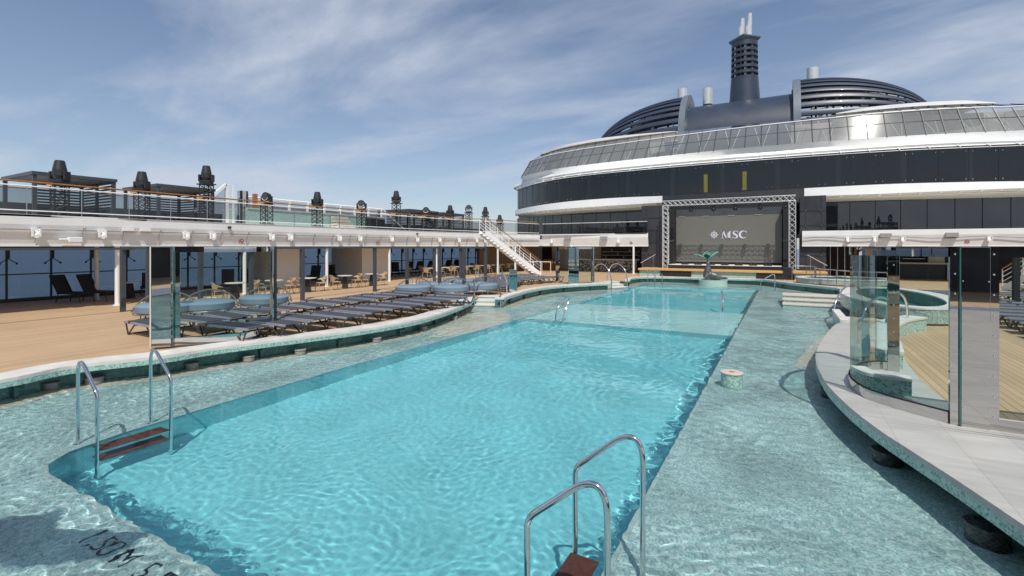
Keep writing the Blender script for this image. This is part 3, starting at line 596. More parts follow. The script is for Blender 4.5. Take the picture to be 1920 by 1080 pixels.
# ---------------------------------------------------------------- glass wind screens
GT=2.79
def glass_wall(path,z0,z1,name,m,parent,th=.014):
    b=MB(); A=offset(path,-th/2)
    b.ribbon([(p.x,p.y,z0) for p in A],[(p.x,p.y,z1) for p in A]); return b.build(name,m,parent,smooth=True,fix=False)
def bolts(b,x,y,d,z0,z1,n,r=.012):
    for k in range(n): b.sphere((x,y,z0+(z1-z0)*k/(n-1)),r,6,4)
def screen_left():
    pts=[P(325,648,.45),P(382.6,643.7,.45),P(430,639.5,.45),P(464,635.6,.45),P(495,629,.45),P(511,622,.45)]
    path=cat_rom([(p.x,p.y,0) for p in pts],6)
    t=thing('glass_screen',(path[0].x,path[0].y,.45),'tall curved glass wind screen on the left coping with chrome box post','glass screen')
    b=MB(); b.slab(path,offset(path,.05),.451,.62); b.build('kick_plate',M['mirror'],t,smooth=True)
    g=offset(path,.025); glass_wall(g,.62,GT,'glass_pane',M['glass'],t)
    b=MB(); b.slab(offset(path,.012),offset(path,.038),.62,.632); b.build('gasket',M['blackm'],t)
    b=MB(); b.slab(offset(path,.0),offset(path,.05),GT-.13,GT); b.build('head_rail',M['mirror'],t)
    p=path[0]; d=(path[0]-path[3]).normalized(); b=MB(); qf=p-d*.07; b.box(-.055,.055,-.03,.03,.451,GT,rz=math.atan2(d.y,d.x),c=(qf.x+d.y*.06,qf.y-d.x*.06,0)); b.build('flange',M['mirror'],t); n_=Vector((-d.y,d.x,0))
    b=MB(); q=p+d*.22+Vector((0,0,0)); b.box(-.19,.19,-.09,.09,.451,GT,rz=math.atan2(d.y,d.x),c=(q.x,q.y,0)); pb=b.build('box_post',M['mirror'],t,bevel=.006)
    b=MB(); q2=p+d*.0; b.box(-.014,.0,-.08,.10,.451,GT,rz=math.atan2(d.y,d.x),c=(q2.x,q2.y,0)); b.build('edge_strip',M['glassedge'],t)
    b=MB(); q2=p+d*.43; b.box(-.012,.012,-.08,.08,.451,GT,rz=math.atan2(d.y,d.x),c=(q2.x,q2.y,0)); b.build('edge_strip',M['soffit'],t)
    b=MB()
    for k in range(12): b.sphere((p.x-n_.x*.105-d.x*-.02,p.y-n_.y*.105-d.y*-.02,.6+k*.185),.014,6,4)
    b.build('bolts',M['chrome'],t)
    e=path[-1]; b=MB(); b.cyl(e.x,e.y,.451,GT,.065,n=20); b.build('tube_post',M['mirror'],t,smooth=True)
    b=MB(); b.box(-.02,.02,-.02,.02,.451,GT,c=(e.x+.08,e.y+.04,0)); b.build('edge_strip',M['black'],t)
screen_left()
def screen_right():
    P0=[(1.76,11.47),(1.62,11.47),(1.38,11.27),(1.16,10.85),(1.03,10.3),(1.0,9.75),(1.12,9.2),(1.38,8.85),(1.68,8.6),(1.915,8.42)]
    path=cat_rom(P0,6)
    t=thing('glass_screen',(1.5,8.7,.45),'large curved glass wind screen standing on the right coping between two chrome posts','glass screen')
    out=offset(path,-.03); inn=offset(path,.03)
    b=MB(); b.slab(out,inn,.451,.60); b.build('kick_plate',M['mirror'],t,smooth=True)
    b=MB(); b.slab(offset(path,-.014),offset(path,.014),.60,.613); b.build('gasket',M['blackm'],t)
    glass_wall(path,.613,GT,'glass_pane',M['glass'],t)
    b=MB(); b.slab(offset(path,-.02),offset(path,.02),GT-.13,GT); b.build('head_rail',M['mirror'],t)
    # small inner post
    b=MB(); b.box(1.71,1.89,11.38,11.46,.401,GT); b.build('inner_post',M['mirror'],t,bevel=.005)
    b=MB()
    for k in range(9): b.sphere((1.80,11.375,.7+k*.25),.016,6,4)
    b.build('bolts',M['chrome'],t)
    # main box post: flange, bright edge, box, flange
    b=MB(); b.box(1.914,2.0,8.37,8.44,.451,GT); b.build('flange',M['mirror'],t)
    b=MB(); b.box(2.003,2.014,8.33,8.45,.451,GT); b.build('edge_strip',M['glassedge'],t)
    b=MB(); b.box(2.02,2.30,8.34,8.56,.451,GT); b.build('box_post',M['mirror'],t,bevel=.004)
    b=MB(); b.box(2.305,2.39,8.37,8.44,.451,GT); b.build('flange',M['mirror'],t)
    b=MB()
    for k in range(9):
        for x in (1.965,2.34): b.sphere((x,8.367,.62+k*.26),.012,6,4)
    for z in (.7,1.15,1.6,2.35): 
        for x in (2.035,2.285): b.sphere((x,8.338,z),.009,6,4)
    b.build('bolts',M['chrome'],t)
    p2=[Vector((2.39,8.40,0)),Vector((3.2,8.36,0)),Vector((4.2,8.36,0)),Vector((5.4,8.45,0))]
    b=MB(); b.slab(offset(p2,-.03),offset(p2,.03),.451,.60); b.build('kick_plate',M['mirror'],t)
    b=MB(); b.slab(offset(p2,-.02),offset(p2,.02),GT-.13,GT); b.build('head_rail',M['mirror'],t)
    glass_wall(p2,.613,GT,'glass_pane',M['glass'],t)
screen_right()
def screen_far():
    t=thing('glass_screen',(-12.5,28.6,.4),'distant glass wind screen with dark blue chrome posts behind the middle coping','glass screen')
    a=Vector((-12.9,28.9,0)); c=Vector((-11.55,28.3,0)); e=Vector((-10.75,29.6,0))
    b=MB(); b.box(-.1,.1,-.1,.1,.4,GT-.05,c=a); b.build('post',M['mirror'],t)
    b=MB(); b.box(-.32,.32,-.12,.12,.45,GT-.02,rz=R(30),c=c); b.build('box_post',M['mirror'],t)
    b=MB(); b.cyl(e.x,e.y,.45,GT-.05,.12,n=14); b.build('post',M['mirror'],t,smooth=True)
    glass_wall([a,c],.55,GT-.2,'glass_pane',M['glass'],t); glass_wall(cat_rom([c,Vector((-11.0,28.75,0)),e],4),.55,GT-.2,'glass_pane',M['glass'],t)
    b=MB(); b.beam((a.x,a.y,GT-.1),(c.x,c.y,GT-.1),.08,.12); b.beam((c.x,c.y,GT-.1),(e.x,e.y,GT-.1),.08,.12); b.build('head_rail',M['mirror'],t)
screen_far()
b=MB(); b.box(-.20,.20,-.06,.06,.40,1.60,rz=R(29),c=(-12.15,21.6,0)); o=b.build('mirror_pylon',M['mirror'],bevel=.01); tag(o,'short chrome mirrored pylon beside the tall step rails','pylon')
# ---------------------------------------------------------------- hot tub, benches and wood steps on the right
def ring_path(cx,cy,rx,ry,n,a0=0,a1=2*math.pi): return [Vector((cx+rx*math.cos(a0+(a1-a0)*k/n),cy+ry*math.sin(a0+(a1-a0)*k/n),0)) for k in range(n+1)]
def tub(cx,cy,rx,ry,z1,label,w=.55,rot=0):
    t=thing('hot_tub',(cx,cy,.4),label,'hot tub')
    def rp(p):
        m=Matrix.Rotation(rot,3,'Z'); c=Vector((cx,cy,0)); return [c+m@(q-c) for q in p]
    o_=rp(ring_path(cx,cy,rx,ry,48)); i_=rp(ring_path(cx,cy,rx-w,ry-w,48))
    b=MB(); b.slab(i_,o_,z1-.05,z1); b.build('rim',M['marble'],t)
    oo=rp(ring_path(cx,cy,rx-.02,ry-.02,48)); b=MB(); b.ribbon([(p.x,p.y,.46) for p in oo],[(p.x,p.y,z1-.05) for p in oo]); b.build('mosaic_wall',M['mosp2'],t,smooth=True,fix=False)
    b=MB(); pp=rp(ring_path(cx,cy,rx-.08,ry-.08,48)); b.ribbon([(p.x,p.y,.38) for p in pp],[(p.x,p.y,.46) for p in pp]); b.build('plinth',M['deckb'],t,fix=False)
    ii=rp(ring_path(cx,cy,rx-w+.02,ry-w+.02,48)); b=MB(); b.ribbon([(p.x,p.y,z1-.05) for p in ii],[(p.x,p.y,.41) for p in ii]); b.add([(p.x,p.y,.43) for p in ii[:-1]],[tuple(range(48))]); b.build('basin',M['teal'],t,fix=False)
    return t
M['mosp2']=mosaic('pale_green_wall_mosaic',[(.27,.36,.32),(.36,.45,.41),(.16,.25,.22),(.31,.40,.37),(.24,.33,.30)],.045,'UV',grout=(.42,.47,.44),big=.1)
tub(3.75,23.3,1.75,4.5,.93,'raised hot tub with pale rim and green mosaic wall behind the right glass screen')
tub(3.3,37.0,2.6,2.2,.80,'far hot tub with pale rim inside the curved railing right of the stage',.45)
def bench(path,w,z1,label):
    p=cat_rom(path,6); t=thing('curved_bench',(p[0].x,p[0].y,.4),label,'bench'); A=offset(p,-w/2); B=offset(p,w/2)
    b=MB(); b.slab(A,B,z1-.05,z1); b.build('seat',M['marble'],t)
    b=MB(); A=offset(p,-w/2+.02); B=offset(p,w/2-.02); f=lambda Q,z:[(q.x,q.y,z) for q in Q]
    b.ribbon(f(A,.385),f(A,z1-.05)); b.ribbon(f(B,z1-.05),f(B,.385)); b.ribbon([(A[0].x,A[0].y,.385),(B[0].x,B[0].y,.385)],[(A[0].x,A[0].y,z1-.05),(B[0].x,B[0].y,z1-.05)]); b.ribbon([(A[-1].x,A[-1].y,.385),(B[-1].x,B[-1].y,.385)],[(A[-1].x,A[-1].y,z1-.05),(B[-1].x,B[-1].y,z1-.05)])
    b.build('mosaic_side',M['mosw2'],t,fix=False); return t
M['mosw2']=mosaic('bright_green_side_mosaic',[(.36,.54,.47),(.12,.32,.27),(.42,.58,.52),(.28,.46,.41)],.035,'UV',grout=(.5,.58,.54),diamond=True,big=.1)
bench([(3.35,17.9),(2.65,16.6),(2.1,14.6),(1.9,12.9),(1.75,11.7)],.52,.78,'curved white topped bench with mosaic side seen through the right glass screen')
bench([(1.10,10.1),(1.22,9.75),(1.42,9.62),(1.73,9.62)],.22,.75,'short bench end with bright green mosaic side close behind the right glass')
t=thing('plank_steps',(1.2,25.6,LZ),'low pale plank steps rising from the right ledge beside the hot tub','steps')
for i,(y0,y1,z) in enumerate(((25.4,26.2,.16),(26.2,27.0,.30),(27.0,28.3,.44))):
    b=MB(); b.box(-.05,2.6,y0,y1,z-.06,z); b.build('tread',M['bench'],t,bevel=.01)
    b=MB(); b.add([(-.02,y0+.03,LZ),(2.6,y0+.03,LZ),(2.6,y0+.03,z-.06),(-.02,y0+.03,z-.06),(-.02,y1,LZ),(-.02,y1,z-.06)],[(0,1,2,3),(4,0,3,5)],[[(0,0),(2.6,0),(2.6,.3),(0,.3)],[(0,0),(.8,0),(.8,.3),(0,.3)]]); b.build('riser',M['mosw'],t,fix=False)
t=thing('pool_steps',(1.9,20.2,LZ),'white stone steps with mosaic cheek wall leaving the right ledge','pool steps')
b=MB(); b.box(1.55,1.78,18.2,21.2,.42,.50); b.build('cheek_top',M['marble'],t)
b=MB(); b.add([(1.57,18.2,LZ),(1.57,21.18,LZ),(1.57,21.18,.42),(1.57,18.2,.42),(1.76,18.22,LZ),(1.76,18.22,.42)],[(0,1,2,3),(0,3,5,4)],[[(0,0),(3,0),(3,.5),(0,.5)],[(0,0),(0,.5),(.2,.5),(.2,0)]]); b.build('cheek_wall',M['mosw'],t,fix=False)
for k in range(3):
    b=MB(); b.box(1.79,2.9,18.3+k*.5,18.8+k*.5,LZ,.08+k*.17); b.build('tread',M['marble'],t,bevel=.01)
def arch(p0,p1,h,label,r=.032):
    p0=Vector(p0);p1=Vector(p1); pts=[]
    for k in range(13):
        a=math.pi*k/12; x=.5-.5*math.cos(a); q=p0.lerp(p1,x); q.z=min(p0.z,p1.z)+ (p0.z-min(p0.z,p1.z))*(1-x)+h*math.sin(a)**.8; pts.append(q)
    return loop_rail(pts,label,r,'stair_rail')
a=P(1562,606,0); arch((a.x,a.y,LZ),(2.9,23.9,.40),1.42,'tall arched steel rail rising out of the right ledge, leftmost of the group')
arch((2.15,18.6,.2),(3.3,20.3,.9),.95,'arched steel rail seen through the right glass beside the mosaic cheek wall')
arch((2.35,15.8,.8),(3.05,17.3,.8),.72,'arched steel rail over the curved bench end behind the right glass')
# ---------------------------------------------------------------- side gallery on the left: upper deck slab, fascia, pillars, windows
FX=-23.3
fas=cat_rom([(FX,-9),(FX,0),(FX,10),(FX,20),(FX+.05,27),(-22.6,32.5),(-21.5,37.2),(-20.3,41.3)],5)
up=[(p.x,p.y) for p in fas]+[(-13.0,41.5),(-10.2,41.5),(-10.2,52),(-30,52),(-30,-9)]
t=thing('upper_deck',(FX,10,2.8),'long white upper deck with sloping fascia running along the whole left side','upper deck')
b=MB(); b.prism(up,3.86,3.94); b.build('deck_slab',M['white'],t)
in_=offset(fas,.55)
f=lambda Q,z:[(q.x,q.y,z) for q in Q]
fr2=[Vector((-20.2,41.5,0)),Vector((-10.1,41.5,0))]; fr2i=offset(fr2,.45)
def fascia(path,b):
    a0=path; a1=offset(path,.05); a2=offset(path,.14); a3=offset(path,.42)
    b.ribbon(f(a1,3.94),f(a0,3.93)); b.ribbon(f(a0,3.93),f(a0,3.58)); b.ribbon(f(a0,3.58),f(a2,2.90)); b.ribbon(f(a2,2.90),f(a2,2.80)); b.ribbon(f(a2,2.80),f(a3,2.80)); b.ribbon(f(a3,2.80),f(a3,3.9))
b=MB(); fascia(fas,b); fascia(fr2,b); b.build('fascia',M['white'],t,fix=False)
b=MB(); b.prism([(p.x,p.y) for p in offset(fas,.43)]+[(-13,41.95),(-10.3,41.95),(-10.3,47.5),(-29.6,47.5),(-29.6,-9)],2.84,2.9); b.build('ceiling',M['soffit'],t)
b=MB(); a=offset(fas,.22); b.tube([(p.x,p.y,3.40) for p in offset(fas,.0)][:],.022,6); b.build('conduit',M['steel'],t)
# cable brackets (slanted strips down the fascia)
# railing above the fascia
t=thing('deck_railing',(FX,10,3.94),'glass railing with white rail and orange wood top rail along the left upper deck','railing')
g=offset(fas,.14); go=offset(fas,.42)
b=MB(); b.tube(f(g,4.95),.026,6); b.tube(f(g,4.08),.022,6)
b.build('white_rail',M['white'],t,smooth=True)
b=MB(); b.tube(f(go,5.13),.035,6); b.build('wood_rail',M['wood'],t,smooth=True)
b=MB(); b.ribbon(f(g,4.11),f(g,4.92)); b.build('glass_panel',M['railglass'],t,fix=False)
gp=resample(g,34)
for k,p in enumerate(gp):
    b=MB(); b.box(p.x-.015,p.x+.015,p.y-.015,p.y+.015,3.94,4.94); b.build('post',M['steel'],t)
# front part of the railing above the bar
t=thing('deck_railing',(-15,41.6,3.94),'grey glass railing on the short upper deck front above the bar','railing')
fr=[Vector((-20.2,41.66,0)),Vector((-10.2,41.66,0))]
b=MB(); b.tube(f(fr,4.95),.025,6); b.build('white_rail',M['white'],t); b=MB(); b.ribbon(f(fr,4.0),f(fr,4.92)); b.build('glass_panel',M['railglass'],t,fix=False)
for k in range(6):
    b=MB(); b.box(-20+k*1.9,-19.95+k*1.9,41.62,41.68,3.94,4.95); b.build('post',M['black'],t)
# outboard wind bulwark
t=thing('wind_bulwark',(-29.2,20,3.94),'dark glass wind bulwark on the outer edge of the left upper deck','bulwark')
b=MB(); b.ribbon([(-29.2,-9,3.94),(-29.2,45,3.94)],[(-29.2,-9,5.35),(-29.2,45,5.35)]); b.build('glass_panel',M['railglass'],t,fix=False)
b=MB(); b.box(-29.3,-29.15,-9,45,3.94,4.72); b.build('solid_base',M['char'],t)
b=MB(); b.beam((-29.2,-9,5.37),(-29.2,45,5.37),.06,.05); b.build('rail',M['wood'],t)
# window wall
t=thing('window_wall',(-29,10,.4),'tall tinted window wall facing the sea along the left gallery','window wall')
b=MB(); b.ribbon([(-29,-9,.55),(-29,46,.55)],[(-29,-9,2.84),(-29,46,2.84)]); b.build('glass_pane',M['sideglass'],t,fix=False)
b=MB(); b.box(-29.15,-28.85,-9,46,.40,.54); b.box(-29.1,-28.9,-9,46,2.70,2.84); b.build('sill',M['interior'],t)
b=MB(); b.box(-29.03,-28.97,-9,46,1.56,1.61); b.build('transom',M['black'],t)
for k in range(38):
    y=-8.6+1.44*k; b=MB(); b.box(-29.05,-28.95,y-.03,y+.03,.54,2.70); b.build('mullion',M['black'],t)
t0=None
for k in range(38):
    y=-8.6+1.44*k
    if k==0:
        t0=thing('bracket_lamp',(0,0,0),'x','wall lamp','two armed lamps on the window mullions')
        b=MB(); b.box(.0,.08,-.06,.06,-.42,0); b.build('stem',M['black'],t0)
        for s in (-1,1):
            b=MB(); b.tube([(.05,0,-.42),(.1,s*.22,-.60)],.018,5); b.sphere((.1,s*.26,-.64),.05,6,4); b.build('arm',M['black'],t0)
        t0.location=(-28.9,y,2.70); t0['label']='black two armed lamp on a window mullion of the left gallery'; proto_l=t0
    else: dup(proto_l,(-28.9,y,2.70),0,'black two armed lamp on a window mullion of the left gallery')
# white pillars
pil=[(-23.62,-3.5),(-26.9,9.6),(-23.62,9.1),(-23.62,14.4),(-23.62,19.4),(-23.62,24.6),(-23.5,29.6),(-21.5,35.5),(-21.0,37.7),(-17.2,41.7),(-11.4,41.7)]
pl=['outside the frame at left','set back beside the paired dark loungers','first of the front row from the left','seen through the left glass screen','beside the cafe tables in front of the first cream block','right of the second cream block','among the distant cafe chairs','left of the white staircase foot','under the white staircase','left of the bar','at the right end of the bar']
for (x,y),l in zip(pil,pl):
    b=MB(); b.cyl(x,y,.40,2.88,.085 if y>5 else .1,n=16); b.cyl(x,y,.40,.43,.15,n=16)
    o=b.build('pillar',M['white'],smooth=True); tag(o,'slim round white pillar '+l,'pillar','white pillars of the gallery')
# cream blocks
for y0,y1,l in ((17.2,18.95,'first cream wall block behind the cafe tables left of the wicker chairs'),(23.9,26.7,'second cream wall block further along the left gallery')):
    b=MB(); b.box(-28.6,-25.5,y0,y1,.40,2.84); o=b.build('wall_block',M['cream']); tag(o,l,'wall block')
# dark pergola frames and awning track
def pergola(posts,beams,label):
    t=thing('shade_frame',(posts[0][0],posts[0][1],.4),label,'pergola')
    for x,y in posts:
        b=MB(); b.box(x-.07,x+.07,y-.07,y+.07,.40,2.70); b.build('post',M['char'],t)
    b=MB()
    for a,c in beams: b.beam((*a,2.74),(*c,2.74),.12,.10)
    b.build('beam',M['char'],t)
pergola([(-21.1,8.3),(-19.2,8.3),(-19.0,9.9),(-18.9,11.8),(-18.5,13.9)],[((-21.1,8.3),(-19.2,8.3)),((-19.2,8.3),(-18.5,13.9))],'dark grey shade frame behind the left glass screen')
pergola([(-18.9,18.6),(-17.9,20.0),(-15.2,19.4),(-14.9,21.1),(-15.0,23.4),(-16.9,23.6),(-18.9,23.6)],[((-18.9,18.6),(-15.2,19.4)),((-15.2,19.4),(-15.0,23.4)),((-15.0,23.4),(-18.9,23.6)),((-18.9,18.6),(-18.9,23.6))],'dark grey shade frame over the distant blue daybeds')
b=MB(); b.beam((-20.3,-9,2.72),(-20.3,8.3,2.72),.10,.08); b.beam((-18.5,13.9,2.74),(-18.9,18.6,2.74),.1,.08); o=b.build('awning_track',M['char']); tag(o,'long thin dark awning track above the open deck at the left','awning track')
p=P(1905,580,.4); b=MB(); b.box(p.x-.09,p.x+.09,p.y-.09,p.y+.09,.40,2.75); o=b.build('post',M['blackm']); tag(o,'dark square post among the right loungers beside the right staircase','post')
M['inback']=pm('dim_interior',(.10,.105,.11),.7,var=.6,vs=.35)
# ---------------------------------------------------------------- superstructure
def interp(tab,u):
    tab=sorted(tab)
    if u<=tab[0][0]: return tab[0][1]
    for i in range(len(tab)-1):
        if u<=tab[i+1][0]:
            a,b=tab[i],tab[i+1]; return a[1]+(b[1]-a[1])*(u-a[0])/(b[0]-a[0])
    return tab[-1][1]
def rail(tab,z,back=14,n=90):
    pts=[P(u,v,z) for u,v in tab]
    # smooth by least squares in plan against arc parameter: fit x,y with catmull after light averaging
    for _ in range(2):
        q=[pts[0]]+[(pts[i-1]+pts[i]*2+pts[i+1])/4 for i in range(1,len(pts)-1)]+[pts[-1]]
        pts=q
    a=pts[0]; e=pts[-1]; d=(pts[-1]-pts[-3]).normalized()
    pre=[Vector((a.x+2.6,a.y+back,z)),Vector((a.x+.6,a.y+back*.55,z)),Vector((a.x-.15,a.y+back*.18,z))]
    post=[Vector((e.x+4,e.y+.9,z)),Vector((e.x+7,e.y+4.5,z)),Vector((e.x+8,e.y+10,z))]
    return resample(cat_rom(pre+pts+post,8),n)
NR=120
rA=rail([(976,333),(990,327),(1013,321),(1045,315),(1087,309.6),(1162,301.7),(1250,292),(1320,284),(1400,276),(1480,269),(1578,262.5),(1650,257.5),(1708,253.5),(1817,247.5),(1920,244)],11.3,n=NR)
rB=rail([(961,351),(972,342),(1000,332),(1040,323),(1087,317),(1162,309),(1250,300),(1320,294),(1400,287),(1480,281),(1578,273.5),(1650,268),(1708,264.5),(1817,258.5),(1920,256)],10.85,n=NR)
rC=rail([(965,359),(985,349),(1013,341),(1045,335),(1087,328.6),(1162,322.5),(1250,314),(1320,308),(1400,302),(1480,296),(1578,289),(1650,284.5),(1708,281),(1817,276),(1920,273)],10.1,n=NR)
rD=rail([(967,395),(985,390),(1013,385),(1045,380.5),(1087,376),(1162,370.5),(1250,367.5),(1320,364),(1400,359.5),(1480,355),(1578,349.5),(1650,346),(1708,344),(1817,341.5),(1920,340)],7.4,n=NR)
rE=rail([(960,403),(985,398.5),(1013,395),(1045,392),(1087,389),(1162,384),(1250,379),(1320,375.5),(1400,372),(1480,369),(1578,365.5),(1650,363),(1708,360.5),(1817,356),(1920,351.5)],6.9,n=NR)
rF=rail([(966,411),(985,408.5),(1013,405),(1045,402),(1087,399.5),(1162,396),(1250,391),(1320,388),(1400,384.5),(1480,381),(1578,377.5),(1650,375.5),(1708,374),(1817,371.5),(1920,369.5)],6.6,n=NR)
rG=rail([(994,303),(1008,297),(1029,290),(1060,284),(1100,278),(1201,264),(1281,253),(1340,245.5),(1400,238),(1480,229),(1578,219.5),(1650,212),(1708,206.5),(1817,201),(1920,199)],13.36,n=NR)
rH=rail([(1016,292),(1030,286),(1045,281),(1063,276),(1100,267.5),(1201,254),(1281,247),(1340,240),(1400,234),(1480,224),(1578,215),(1650,206),(1708,199),(1817,195.5),(1920,194)],13.95,n=NR)
def u_of(p): return U0+FPX*(p.x*cc+p.y*cs)/(-p.x*cs+p.y*cc)
def match(Q,ref):
    out=[]; j=0
    for p in ref:
        best=None
        for k in range(max(0,j-3),min(len(Q)-1,j+9)):
            a,c=Q[k],Q[k+1]; e=c-a; e.z=0; w=p-a; tt=max(0,min(1,(w.x*e.x+w.y*e.y)/max(1e-9,e.x*e.x+e.y*e.y))); q=a.lerp(c,tt); dd=(q.x-p.x)**2+(q.y-p.y)**2
            if best is None or dd<best[0]: best=(dd,q,k)
        j=best[2]; out.append(best[1])
    return out
rB=match(rB,rA); rC=match(rC,rA); rG=match(rG,rA); rH=match(rH,rA); 
def planz(src,off_,tab):
    out=[]
    base=offset(src,off_)
    for p in base:
        d=-p.x*cs+p.y*cc; u=min(max(u_of(p),tab[0][0]),tab[-1][0]); out.append(Vector((p.x,p.y,CAMZ+(V0-interp(tab,u))/FPX*d)))
    zs=[p.z for p in out]; n0=next(i for i,p in enumerate(out) if p.y<rA[0].y-10)
    for i in range(n0+3): zs[i]=zs[n0+3]
    e=len(zs)-14
    for i in range(e,len(zs)): zs[i]=zs[e]
    for _ in range(6): zs=[zs[0]]+[(zs[i-1]+zs[i]*2+zs[i+1])/4 for i in range(1,len(zs)-1)]+[zs[-1]]
    for p,z in zip(out,zs): p.z=z
    return out
rD=planz(rC,0,[(967,395),(985,390),(1013,385),(1045,380.5),(1087,376),(1162,370.5),(1250,367.5),(1320,364),(1400,359.5),(1480,355),(1578,349.5),(1650,346),(1708,344),(1817,341.5),(1920,340)])
rE=planz(rC,-.18,[(960,403),(985,398.5),(1013,395),(1045,392),(1087,389),(1162,384),(1250,379),(1320,375.5),(1400,372),(1480,369),(1578,365.5),(1650,363),(1708,360.5),(1817,356),(1920,351.5)])
rF=match(rF,rD)
print('Dz',[round(p.z,2) for p in rD[::10]],'Ez',[round(p.z,2) for p in rE[::10]])
t=thing('ship_superstructure',(-4,46,4),'huge curved white and black glass deckhouse rising behind the screen','ship superstructure')
SS=t
z_=lambda Q,z:[(q.x,q.y,z) for q in Q]
def off(Q,d): return offset(Q,d)
b=MB(); 
b.ribbon(rA,rB); rB2=[Vector((p.x,p.y,10.55)) for p in off(rB,-.12)]; b.ribbon(rB,rB2); rB3=[Vector((p.x,p.y,10.4)) for p in off(rB,-.02)]; b.ribbon(rB2,rB3); b.ribbon(rB3,[Vector((p.x,p.y,10.1)) for p in rC])
b.build('upper_band',M['white'],t,smooth=True)
# top deck floor behind the canopy base
b=MB(); b.ribbon(rA,[Vector((p.x,p.y,11.25)) for p in off(rA,6)]); b.build('top_deck',M['soffit'],t,fix=False)
Cg=[Vector((p.x,p.y,10.1)) for p in off(rC,.12)]; Dg=[p.copy() for p in off(rD,.12)]
b=MB(); b.ribbon(Dg,Cg); b.build('middle_glazing',M['mglass'],t,fix=False,smooth=True)
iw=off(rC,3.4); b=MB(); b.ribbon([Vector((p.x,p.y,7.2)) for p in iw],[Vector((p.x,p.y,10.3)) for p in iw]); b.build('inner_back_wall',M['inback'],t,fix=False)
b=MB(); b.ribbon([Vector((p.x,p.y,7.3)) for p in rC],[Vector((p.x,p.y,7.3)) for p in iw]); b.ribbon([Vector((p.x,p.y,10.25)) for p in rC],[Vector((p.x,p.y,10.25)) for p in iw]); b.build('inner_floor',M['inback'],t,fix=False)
ic=off(rC,1.1)
for i in range(14,NR-8,7):
    b=MB(); b.cyl(ic[i].x,ic[i].y,7.3,10.25,.22,n=12); b.build('inner_column',M['cream'],t,smooth=True)
for i in range(15,NR-8,3):
    b=MB(); b.beam(Dg[i]-Vector((0,.006,0)),Cg[i]-Vector((0,.006,0)),.014,.02); b.build('glazing_joint',M['blackm'],t)
b=MB()
for i in range(14,NR-8,3):
    i-=i%3-0
    for s in (-.22,.22):
        for fz in (.10,.90):
            p=Dg[i].lerp(Cg[i],fz); d=(Dg[i+1]-Dg[i-1]).normalized(); q=p+d*s; nrm=Vector((d.y,-d.x,0)); q+=nrm*.03; b.sphere(q,.045,6,4)
o=b.build('glass_bolts',M['chrome'],t); o['kind']='stuff'
# slanted gutter brackets under the white lip
for i in range(14,NR-8,3):
    b=MB(); d=(rB[i+1]-rB[i-1]).normalized(); nrm=Vector((d.y,-d.x,0)); b.beam(rB3[i]+nrm*.03,Vector((rC[i].x,rC[i].y,10.12))+nrm*.05,.05,.12); b.build('lip_bracket',M['white'],t)
# lower white lip, cut out behind the stage
def seg(path,u0,u1):
    out=[]
    for i,p in enumerate(path):
        r=(p.x*cc+p.y*cs)/(-p.x*cs+p.y*cc); u=U0+r*FPX
        if u0<=u<=u1: out.append(i)
    return out[0],out[-1]
def u_of(p): return U0+FPX*(p.x*cc+p.y*cs)/(-p.x*cs+p.y*cc)
c0=max(i for i in range(NR//2+10) if u_of(rD[i])<=1248); c1=min(i for i in range(NR//3,NR) if u_of(rD[i])>=1499)
for a,e in ((0,c0+1),(c1,NR)):
    D_=[p.copy() for p in off(rD,-.16)[a:e]]; E_=rE[a:e]; F_=[Vector((p.x,p.y,6.6)) for p in rF[a:e]]
    E0=[Vector((p.x,p.y,p.z+.08)) for p in off(rE,.0)[a:e]]
    b=MB(); b.ribbon(D_,E0); b.ribbon(E0,[Vector((p.x,p.y,p.z-.02)) for p in E_]); 
    b.ribbon([p.copy() for p in off(rD,.5)[a:e]],D_)
    for k in (0,-1): b.add([D_[k],E0[k],E0[k]+Vector((0,2,0)),D_[k]+Vector((0,2,0))],[(0,1,2,3)])
    b.build('lower_band',M['white'],t,smooth=False,fix=False)
    b=MB(); b.ribbon([Vector((p.x,p.y,p.z-.02)) for p in E_],F_); b.build('soffit',M['soffit'],t,fix=False)
    for i in range(a+2,e-1,2): b=MB(); b.beam(rE[i]+Vector((0,.05,-.05)),rE[i]+Vector((0,.5,-.10)),.10,.12); b.build('soffit_bracket',M['white'],t)
    b=MB(); m_=[rE[i].lerp(rF[i],.3)+Vector((0,0,-.06)) for i in range(a,e)]; b.tube(m_,.03,4); b.build('light_strip',M['cream'],t)
b=MB(); K=range(c0,c1+1); D_=[Vector((p.x,p.y,p.z+.02)) for p in off(rD,-.02)[c0:c1+1]]; E_=[Vector((p.x,p.y,6.4)) for p in off(rE,-.02)[c0:c1+1]]; b.ribbon(E_,D_); b.build('stage_header',M['black'],t,fix=False)
b=MB(); lo=[Vector((p.x,p.y,3.9)) for p in off(rF,.1)]; hi=[Vector((p.x,p.y,6.62)) for p in off(rF,.1)]; b.ribbon(lo,hi); b.build('lower_glazing',M['dglass2'],t,fix=False,smooth=True)
for i in range(10,NR-6,3): b=MB(); b.beam(lo[i]-Vector((0,.02,0)),hi[i]-Vector((0,.02,0)),.03,.03); b.build('glazing_joint',M['blackm'],t)
for u in (1329,1402):
    y=43.6; x=PY(u,y); i=min(range(NR),key=lambda k:abs(u_of(Dg[k])-u)); p=Dg[i]; q=Cg[i]
    b=MB(); b.beam(p+Vector((0,-.04,.15)),Vector((p.x,p.y-.04,p.z+1.75)),.32,.03); b.build('yellow_curtain',M['yellow'],t)
